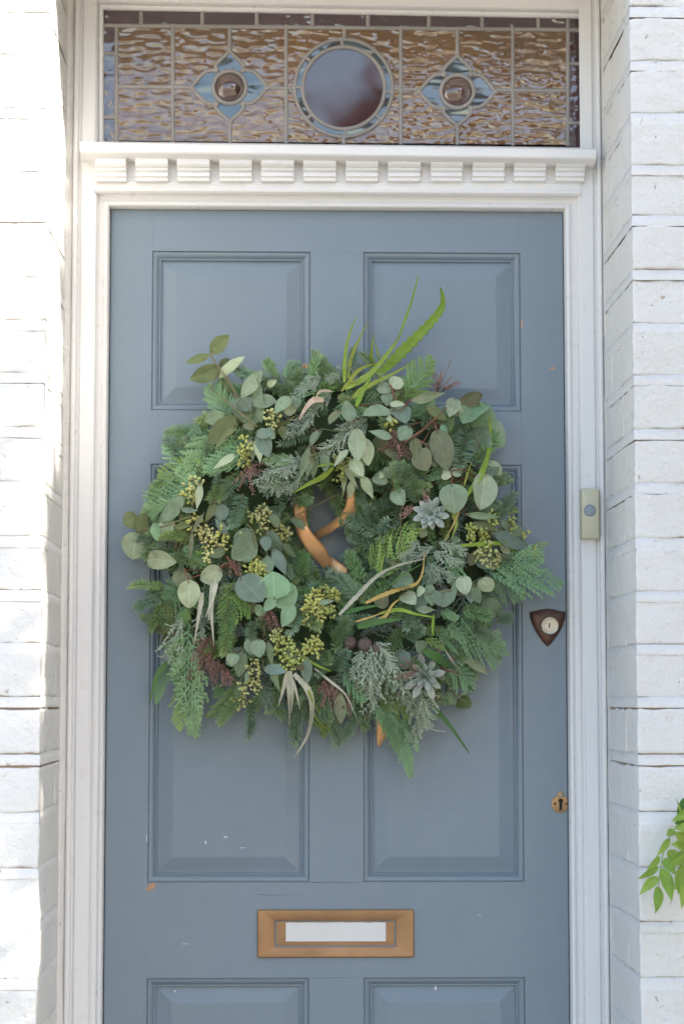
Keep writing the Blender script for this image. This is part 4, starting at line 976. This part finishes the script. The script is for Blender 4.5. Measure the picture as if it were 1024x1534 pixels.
# ---- seed clusters
def seedcluster(c, u, v, r, n, tone='seed', dirn=(0, -1), sz=.0026):
    r_ = random.Random(int(u*7+v)); mb = MB(); c0 = on(*pc(c, u, v), .022); rr = r/CROP[c][2]/PXM
    root = c0+Vector((-dirn[0]*rr, .015, -dirn[1]*rr)); nb = max(4, n//7)
    stems = MB(); 
    for i in range(nb):
        a = 2*math.pi*i/nb+r_.uniform(-.4, .4); e = c0+Vector((math.cos(a)*rr*r_.uniform(.35, .85), r_.uniform(-.012, .006), math.sin(a)*rr*r_.uniform(.35, .85)))
        mid = root.lerp(e, .5)+Vector((0, -.006, 0)); stems.tube(curve3([root, mid, e], 4), .0007, .0005, 4)
        for k in range(max(5, n//nb)):
            f = r_.uniform(.55, 1.05); p0 = root.lerp(mid, min(1, f*2)) if f < .5 else mid.lerp(e, (f-.5)*2)
            d = Vector((r_.uniform(-1, 1), r_.uniform(-1, .5), r_.uniform(-1, 1))).normalized(); p = p0+d*r_.uniform(.0035, .0085)
            q_ = d.to_track_quat('Z', 'Y').to_matrix(); stems.tube([p0, p], .0004, .0004, 3)
            s = sz*r_.uniform(.75, 1.15)
            o = len(mb.v); prof_ = [(0, -1.3), (.55, -.7), (.95, .2), (.75, .9), (.35, 1.15), (.22, 1.5), (0, 1.55)]
            for (ra, h_) in prof_:
                for j in range(6):
                    an = 2*math.pi*j/6; mb.v.append(tuple(p+q_ @ Vector((ra*math.cos(an)*s, ra*math.sin(an)*s, h_*s))))
            for a_ in range(6):
                for j in range(6): mb.f.append((o+a_*6+j, o+a_*6+(j+1) % 6, o+a_*6+6+(j+1) % 6, o+a_*6+6+j)); mb.mi.append(0)
    so = stems.build('seed_cluster', M['stem'], wr, True)
    sd = mb.build('seeds', M[tone], so, True); sd['kind'] = 'stuff'
for a in (('A',655,800,55,34),('A',650,860,45,26),('A',780,665,75,34),('A',395,1000,60,30),('C',460,350,75,44),('C',530,365,60,34),('C',470,420,55,30),('C',730,260,75,56),('C',690,520,60,50),('C',720,540,50,36),('C',385,150,48,34),('C',850,350,40,22),('C',400,270,45,24),('C',820,330,40,18),('C',650,370,36,10),
          ('F',760,390,75,50),('F',840,430,60,40),('F',735,330,50,30),('F',790,470,50,34),('F',600,580,60,46),('F',620,490,55,26),('F',550,650,45,26),('F',920,370,48,44),('F',930,200,70,50),('F',990,100,45,34),('F',1000,190,60,36),
          ('E',500,420,60,40),('E',560,440,55,40),('E',560,520,65,50),('E',620,560,40,26),('E',690,385,55,30),('E',750,420,40,20),('E',800,520,40,26),('E',590,345,40,20),('B',210,800,55,34),('B',215,850,40,22),('D',200,870,70,44),('D',190,970,75,46),('D',310,840,50,30),('B',1000-560,620,20,8),('G',25,90,60,36),('G',25,290,50,40)):
    seedcluster(*a, tone=R.choice(('seed', 'seed', 'seedpale')))

# ---- dusky pink sprays
def pinkspray(c, u, v, r, n, dirn=(0, -1), sz=.0010, tone='pink'):
    r_ = random.Random(int(u*3+v*5)); stems = MB(); mb = MB(); c0 = on(*pc(c, u, v), .020); rr = r/CROP[c][2]/PXM; D = Vector((dirn[0], 0, dirn[1])).normalized()
    root = c0-D*rr*.9+Vector((0, .012, 0))
    for i in range(max(4, int(n*.65))):
        e = c0+D*rr*r_.uniform(.1, 1)+Vector((r_.uniform(-.75, .75)*rr, r_.uniform(-.012, .008), r_.uniform(-.75, .75)*rr))
        pts = curve3([root, root.lerp(e, .5)+Vector((r_.uniform(-.15, .15)*rr, -.005, 0)), e], 7); stems.tube(pts, .0005, .0003, 3)
        for p in pts[4:]:
            for k in range(2):
                b_ = p+Vector((r_.uniform(-1, 1), r_.uniform(-1, 1), r_.uniform(-1, 1)))*.0026; mb.ball(b_, sz*r_.uniform(.7, 1.3), 5, 3)
    so = stems.build('pink_spray', M['twig'], wr, True); bo = mb.build('buds', M[tone], so, True); bo['kind'] = 'stuff'
for a in (('A',660,930,70,12,(-.3,-1)),('A',700,900,50,8,(1,-.2)),('C',600,490,60,12,(0,-1)),('C',775,770,75,18,(0,-1)),('C',450,900,75,18,(-.3,-1)),('F',370,440,75,26,(-.2,-1)),('F',420,500,75,22,(.2,-1)),('F',480,530,50,12,(.2,-1)),('F',330,470,55,12,(-.5,-1)),('F',700,210,50,12,(0,-1)),
          ('B',690,410,75,9,(.7,.8)),('B',650,430,60,7,(0,1)),('B',710,460,50,6,(1,.2)),('B',460,680,70,14,(.3,-.3)),('B',480,740,45,10,(.3,-1)),('B',430,720,40,8,(-.5,-.5)),('E',180,290,50,10,(-.6,-.3)),('E',270,225,45,8,(.2,1)),('G',480,390,70,9,(-1,0)),('G',650,380,70,12,(1,-.2)),('G',620,500,60,10,(.3,-1)),('G',600,340,50,7,(.3,1)),('G',110,500,70,14,(0,-1)),('G',200,560,55,10,(.1,-1)),('F',980,600,60,14,(0,-1))):
    pinkspray(*a)

# ---- strap blades (plain and saw-edged)
def blade(c, pts, wd, tone, saw=0, lift=(.03, .04), fold=.25, point=True, nm='blade_leaf'):
    n = len(pts); P = []
    for i, (u, v) in enumerate(pts):
        l = lift[0]+(lift[1]-lift[0])*i/(n-1); P.append(on(*pc(c, u, v), l))
    P = curve3(P, 12); k = len(P); hw = wd*(.8 if tone in ('paleblade', 'tanblade') else .92)/CROP[c][2]/PXM/2; rows = []
    for i, p in enumerate(P):
        t = (P[min(k-1, i+1)]-P[max(0, i-1)]).normalized(); s = t.cross(Vector((0, -1, 0))).normalized(); f = i/(k-1)
        w_ = hw*(min(1, .45+f*2.2))*((1-f)**(.8 if tone in ('paleblade', 'tanblade', 'limeblade') else .62) if point else 1)*1.18
        saww = (1.22, .80, .95)[i % 3]*saw+(1-saw) if saw else 1
        w_ = max(.0003, w_*saww); up = Vector((0, -1, 0))*(hw*fold)
        rows.append([p-s*w_+up, p-s*w_*.5+up*.35, p, p+s*w_*.5+up*.35, p+s*w_+up])
    mb = MB(); mb.ring_loft(rows, closed=False); o = mb.build(nm, M[tone], wr, True)
    sd = o.modifiers.new('thickness', 'SOLIDIFY'); sd.thickness = .0004
    return o
for a in (('B',[(228,430),(228,350),(240,250),(278,138)],20,'brightblade'),('B',[(245,410),(255,330),(285,255),(337,152)],22,'limeblade',.4),('B',[(352,340),(350,280),(362,214)],15,'brightblade'),('B',[(385,330),(375,285),(362,246)],12,'limeblade'),('B',[(245,430),(300,370),(395,338)],24,'limeblade',.3),
          ('B',[(230,460),(340,395),(430,290),(485,210)],34,'limeblade',.5),('B',[(380,400),(460,320),(560,220),(650,120),(672,60),(658,0)],58,'brightblade',1.0),('B',[(472,230),(500,150),(525,80),(550,-5),(562,-60)],13,'brightblade'),('B',[(265,500),(320,455),(430,400),(548,334)],28,'limeblade',.4),('B',[(280,540),(310,470),(350,400)],26,'brightblade'),
          ('B',[(215,470),(250,430),(330,420)],14,'limeblade'),('B',[(780,940),(850,830),(885,700),(880,580)],30,'brightblade',.3),('B',[(765,900),(780,850),(800,790)],10,'limeblade'),('A',[(1040,560),(990,560),(950,600),(918,658)],34,'pinkblade',.5),('B',[(170,470),(120,470),(100,500)],14,'pinkblade'),
          ('D',[(345,950),(440,850),(570,720),(700,655),(850,620)],34,'paleblade',.75),('D',[(500,880),(600,835),(720,790),(800,765),(835,700),(850,585)],34,'tanblade',.75),('D',[(560,985),(620,955),(660,890),(710,850)],28,'tanblade'),('D',[(310,80),(240,140),(160,180),(80,228)],38,'brightblade'),('D',[(315,60),(260,65),(212,75)],20,'brightblade'),
          ('D',[(585,700),(600,640),(615,565)],12,'limeblade'),('D',[(640,780),(720,715),(830,650)],14,'darkblade'),('D',[(590,940),(700,920),(800,945),(912,965)],26,'brightblade'),('D',[(440,990),(540,960),(610,930)],16,'tanblade'),('D',[(380,940),(480,910),(590,890)],30,'darkblade'),
          ('E',[(445,468),(560,460),(660,458),(700,480),(722,535)],24,'brightblade'),('E',[(432,228),(430,300),(400,370),(360,445)],16,'tanblade',.4),('E',[(400,300),(420,360),(395,430)],26,'limeblade'),
          ('C',[(440,620),(425,720),(398,876)],34,'paleblade'),('C',[(515,540),(490,650),(455,745)],30,'paleblade'),('C',[(500,560),(485,700),(497,884)],34,'paleblade'),('C',[(485,560),(475,680),(470,760)],14,'paleblade'),
          ('F',[(785,495),(765,590),(738,680)],28,'paleblade'),('F',[(790,495),(795,640),(797,778)],30,'paleblade'),('F',[(803,495),(812,610),(806,710)],26,'paleblade'),('F',[(820,510),(890,590),(912,690),(890,820),(820,942)],46,'paleblade',.6),('F',[(815,540),(835,620),(850,690)],20,'paleblade'),('F',[(880,560),(920,660),(1010,808)],12,'limeblade'),('F',[(920,750),(950,780),(980,810)],10,'limeblade'),
          ('G',[(35,388),(110,450),(180,510),(225,600),(252,660)],16,'paleblade',.5),('G',[(20,580),(60,650),(115,696)],10,'limeblade'),('G',[(-30,330),(50,375),(115,402)],16,'brightblade'),
          ('G',[(540,290),(640,350),(730,430),(795,498)],50,'darkblade',.6),('G',[(578,545),(640,610),(710,700),(775,795)],26,'darkblade'),('G',[(545,530),(580,600),(645,630)],14,'limeblade'),('G',[(560,640),(600,680),(662,692)],8,'paleblade'),('G',[(240,190),(340,165),(460,150)],40,'darkblade'),('G',[(660,300),(700,360),(735,392)],10,'paleblade'),('F',[(170,450),(120,520),(82,660)],34,'darkblade',.4),('G',[(605,130),(600,200),(606,230)],14,'brightblade')):
    blade(*a)

# ---- succulent rosettes
def rosette(c, u, v, r, tone, layers):
    c0 = on(*pc(c, u, v), .020); rr = r/CROP[c][2]/PXM; r_ = random.Random(int(u))
    tiltm = Matrix.Rotation(r_.uniform(-.3, .3), 3, 'X') @ Matrix.Rotation(r_.uniform(-.35, .35), 3, 'Z')
    mb = MB(); mb.tube([c0+Vector((0, .02, -.004)), c0+Vector((0, .004, 0))], .004, .003, 7); so = mb.build('succulent', M['stem'], wr, True)
    for (n, ln, el, w_) in layers:
        off = r_.random()*6
        for i in range(n):
            a = off+2*math.pi*i/n+r_.uniform(-.1, .1); e = rad(el+r_.uniform(-7, 7)); L = rr*ln*r_.uniform(.85, 1.1)
            d = tiltm @ Vector((math.cos(a)*math.cos(e), -math.sin(e), math.sin(a)*math.cos(e))); up = tiltm @ Vector((math.cos(a)*math.sin(e), math.cos(e), math.sin(a)*math.sin(e)))
            x = d; z = -up; y = z.cross(x)
            m2 = MB(); rows = []; tips = []
            for k in range(8):
                f = (0, .15, .32, .48, .63, .77, .90, 1)[k]; hw = L*w_*(.45, .5, .72, 1.0, 1.22, 1.15, .66, .02)[k]; th = L*.04*(1-.5*f)
                rows.append([tuple(c0+x*(L*f)+y*(hw*math.cos(q_))+z*(th*math.sin(q_)+L*.12*f*f+abs(math.cos(q_))*hw*.25)) for q_ in [2*math.pi*j/8 for j in range(8)]]); tips += [max(0, (f-.55)/.45)*.75]*8
            m2.ring_loft(rows, cap=True); me = m2.mesh('petal', M[tone], True); tipattr(me, tips); link('petal', me, so)
rosette('E', 290, 305, 96, 'succ', [(10, 1.0, 10, .155), (9, .84, 27, .16), (8, .66, 47, .17), (5, .44, 70, .18)])
rosette('G', 560, 425, 112, 'succpink', [(9, 1.0, 10, .135), (8, .82, 30, .14), (7, .6, 52, .15), (4, .4, 74, .16)])

# ---- berries, ribbon
for u, v, r in ((203, 264, 33), (275, 274, 36), (337, 290, 31)):
    mb = MB(); rr = r/3.2/PXM; p = on(*pc('G', u, v), .004); mb.ball(p, rr, 16, 12, (1, 1, .94)); mb.v = [tuple(p+(Vector(v_)-p)*(1+.10*noise.noise(Vector(v_)*300))) for v_ in mb.v]; mb.tube([p+Vector((0, -rr*.9, .002)), p+Vector((0, -rr*1.12, .002))], rr*.2, rr*.12, 6); mb.build('berry', M['berry'], wr, True)
def ribbon(c, ea, eb, dep):
    n = len(ea); A = curve3([W(*pc(c, *ea[i]), dep[i]) for i in range(n)], 10); B = curve3([W(*pc(c, *eb[i]), dep[i]-(.004 if i % 2 else -.004)) for i in range(n)], 10)
    mb = MB(); rows = []
    for a, b_ in zip(A, B):
        rows.append([a.lerp(b_, k/6)+Vector((0, -.0016*math.sin(math.pi*k/6), 0)) for k in range(7)])
    mb.ring_loft(rows, closed=False); o = mb.build('ribbon', M['ribbon'], wr, True); sd = o.modifiers.new('thickness', 'SOLIDIFY'); sd.thickness = .0005
ribbon('D', [(40,150),(72,260),(80,360),(92,455),(160,575),(268,690)], [(120,130),(150,250),(154,345),(170,440),(268,560),(298,650)], [-.060,-.070,-.075,-.078,-.072,-.050])
ribbon('D', [(276,596),(335,628),(400,672)], [(276,694),(318,714),(385,748)], [-.050,-.056,-.06])
ribbon('D', [(420,120),(392,215),(375,320),(300,400),(196,462)], [(515,140),(482,235),(440,360),(340,436),(206,516)], [-.080,-.080,-.074,-.055,-.036])
ribbon('G', [(340,560),(330,640),(336,758)], [(400,570),(392,680),(350,760)], [-.05,-.042,-.035])
ribbon('A', [(985,410),(960,385),(930,382)], [(975,430),(955,405),(932,396)], [-.08,-.082,-.075])
# loop that hangs the wreath: the ribbon runs up behind it to a pin
mb = MB(); mb.tube([W(492, 640, -.012), W(492, 650, .001)], .002, .003, 8); mb.build('hanging_pin', M['brass'], wr, True)

# ---------------------------------------------------------------- climbing wisteria at the right edge
ws = thing('wisteria', 'fresh green wisteria sprig hanging beside the right hand brick wall', 'climbing plant', W(1060, 1240, YW-.02))
def h8(u, v, Y): return W(800+u/2.871, 1000+v/2.871, Y)
mb = MB()
mb.tube(curve3([W(1075, 1900, YW-.03), W(1062, 1600, YW-.035), W(1068, 1350, YW-.03), W(1060, 1180, YW-.035), W(1085, 980, YW-.03)], 8), .006, .0035, 8); mb.build('stem', M['bark'], ws, True)
def pinnate(path, lv, tone='wist'):
    P = [h8(u, v, YW-d) for u, v, d in path]; mb = MB(); mb.tube(curve3(P, 6), .0011, .0007, 5); so = mb.build('leaf_stalk', M['wist'], ws, True)
    for (u0, v0, u1, v1, wd, d, *tn) in lv:
        a, b_ = h8(u0, v0, YW-d), h8(u1, v1, YW-d-.012)
        leaf(so, a, b_, wd/2.871/1010, tn[0] if tn else tone, 'pointed', R.uniform(-.4, .4), 'leaflet')
pinnate([(720,560,.04),(640,640,.06),(585,720,.07),(555,790,.07),(538,880,.07),(533,940,.065)],
        [(582,735,524,812,30,.07),(541,812,480,880,34,.07),(535,858,443,912,32,.07),(532,898,450,976,44,.07),(532,940,520,1060,54,.068),(548,862,592,1008,58,.068),(556,820,606,892,50,.065),(572,785,640,860,50,.065),(600,700,566,725,40,.07)])
pinnate([(760,600,.05),(690,680,.07),(655,760,.075),(640,860,.075),(632,920,.07)],
        [(660,770,590,760,50,.075),(652,800,575,850,60,.078),(640,850,600,960,48,.078),(635,905,617,975,34,.075),(648,880,635,1040,58,.08),(655,820,700,950,60,.08),(668,745,600,705,60,.08),(690,690,600,690,56,.08),(680,720,720,860,60,.078)])
pinnate([(760,620,.03),(700,600,.05),(640,640,.06),(600,670,.06)],
        [(640,650,608,560,10,.06),(690,660,606,668,70,.05,'wistdark'),(680,560,610,665,70,.04,'wistdark'),(700,610,590,660,50,.06),(720,640,640,720,56,.07),(730,700,660,800,60,.07),(760,760,690,860,60,.07)])
mb = MB(); mb.tube([h8(560, 664, YW-.07), h8(590, 680, YW-.07), h8(616, 694, YW-.065)], .0012, .0016, 5); mb.build('cut_twig', M['paper'], ws, True)

# ---------------------------------------------------------------- trees in the street (outside the frame: they shade the door, show in the glass, and one is added to block sky)
def tree(name, label, base, trunk_h, limbs, pts, mt, lf, seed):
    """trunk, branches towards the limbs' ends, and a crown of separate leaves at pts"""
    t = thing(name, label, 'tree', base); r_ = random.Random(seed); b0 = Vector(base)
    mb = MB(); top = b0+Vector((.1, 0, trunk_h)); mb.tube(curve3([b0, b0+Vector((.05, .04, trunk_h*.5)), top], 6), .16, .11, 10); mb.build('trunk', M['bark'], t, True)
    for e in limbs:
        e = Vector(e); mb = MB(); mb.tube(curve3([top-Vector((0, 0, .2)), top.lerp(e, .5)+Vector((0, 0, .15)), e], 5), .06, .015, 7); mb.build('branch', M['bark'], t, True)
    V = []; F = []
    for p in pts:
        x = Vector((r_.uniform(-1, 1), r_.uniform(-1, 1), r_.uniform(-1.2, .4))).normalized(); y = x.cross(Vector((r_.uniform(-1, 1), r_.uniform(-1, 1), r_.uniform(-1, 1)))).normalized()
        L = lf*r_.uniform(.7, 1.3); o = len(V); q_ = x.cross(y)*L*.15
        V += [tuple(p), tuple(p+x*L*.5+y*L*.32+q_), tuple(p+x*L), tuple(p+x*L*.5-y*L*.32+q_)]; F += [(o, o+1, o+2), (o, o+2, o+3)]
    me = bpy.data.meshes.new('crown'); me.from_pydata(V, [], F); me.materials.append(M[mt]); o = link('crown', me, t); o['kind'] = 'stuff'
# the crown stands up-sun of the doorway: dense over the door, ragged and thin where it lets sun through to the left-hand brickwork
rt = random.Random(5); pts = []
def edge(z): return SH_LOW+(SH_TOP-SH_LOW)*min(1, max(0, (z-1.62)/.35))+.07*noise.noise(Vector((z*3.1, 2, 0)))+.05*noise.noise(Vector((z*9, 5, 0)))
while len(pts) < 29000:
    x, z, k = rt.uniform(-1.3, 1.9), rt.uniform(.15, 2.75), rt.uniform(3.9, 5.7)
    p = Vector((x, YW, z))+sdir*k; cl = noise.noise(p*2.6); f = x-edge(z)
    if f < 0: den = (.50 if cl > .10 else .13) if (z < 1.72 and x < -.50) else (.02 if z < 1.9 else .0)
    else: den = min(1, .45+f*6)*(1 if cl > -.30 else .55)
    if rt.random() < den: pts.append(p)
c0 = Vector((1.0, YW, .4))+sdir*4.8
limbs = [Vector((x, YW, z))+sdir*k for x, z, k in ((.2, .8, 4.5), (.4, 1.6, 5), (.8, 2.3, 4.6), (1.4, 1.4, 5.2), (1.5, 2.4, 4.8), (1.0, .9, 4.2))]
tree('shade_tree', 'green street tree standing out in front to the right of the door', (c0.x+.5, c0.y-.2, 0), 1.9, limbs, pts, 'treeleaf', .08, 3)
# a second, bigger tree, added out of view to block the sky on the right; sun still passes it towards the left-hand wall
pts = []
while len(pts) < 12000:
    q_ = Vector((rt.uniform(-1, 1), rt.uniform(-1, 1), rt.uniform(-1, 1)))
    if q_.length > .85+.4*noise.noise(q_*2): continue
    p = Vector((3.3+q_.x*1.8, -2.7+q_.y*2.4, 2.7+q_.z*2.5)); k = (p.y-YW)/sdir.y; x = p.x-sdir.x*k; z = p.z-sdir.z*k
    if k > 0 and -1.5 < x < edge(z)+.02 and .3 < z < 2.7: continue
    pts.append(p)
tree('shade_tree', 'broad green tree added out of view to block the sky on the right', (3.5, -2.7, 0), 1.7, [(2.6, -2.2, 2.2), (4.3, -3.4, 3.6), (3.3, -2.0, 4.0), (3.0, -3.8, 3.2)], pts, 'treeleaf', .15, 4)
pts = []
for (c_, rd, n) in (((.92, -11.5, 5.0), (.95, .9, 1.1), 1500), ((2.6, -12, 4.4), (1.7, 1.4, 1.6), 2500), ((4.2, -12.5, 4.4), (2.0, 1.6, 1.7), 2500)):
    while n:
        p = Vector((rt.uniform(-1, 1), rt.uniform(-1, 1), rt.uniform(-1, 1)))
        if p.length < .8+.5*noise.noise(p*2.2): pts.append(Vector(c_)+Vector((p.x*rd[0], p.y*rd[1], p.z*rd[2]))); n -= 1
tree('autumn_tree', 'autumn tree with orange leaves across the street from the door', (3.0, -12.3, 0), 2.6, [(2.1, -11.5, 4.4), (4.2, -12.5, 4.8), (.7, -12, 3.8)], pts, 'autumn', .15, 5)
for o in COL.objects:
    if '_t' in o: del o['_t']
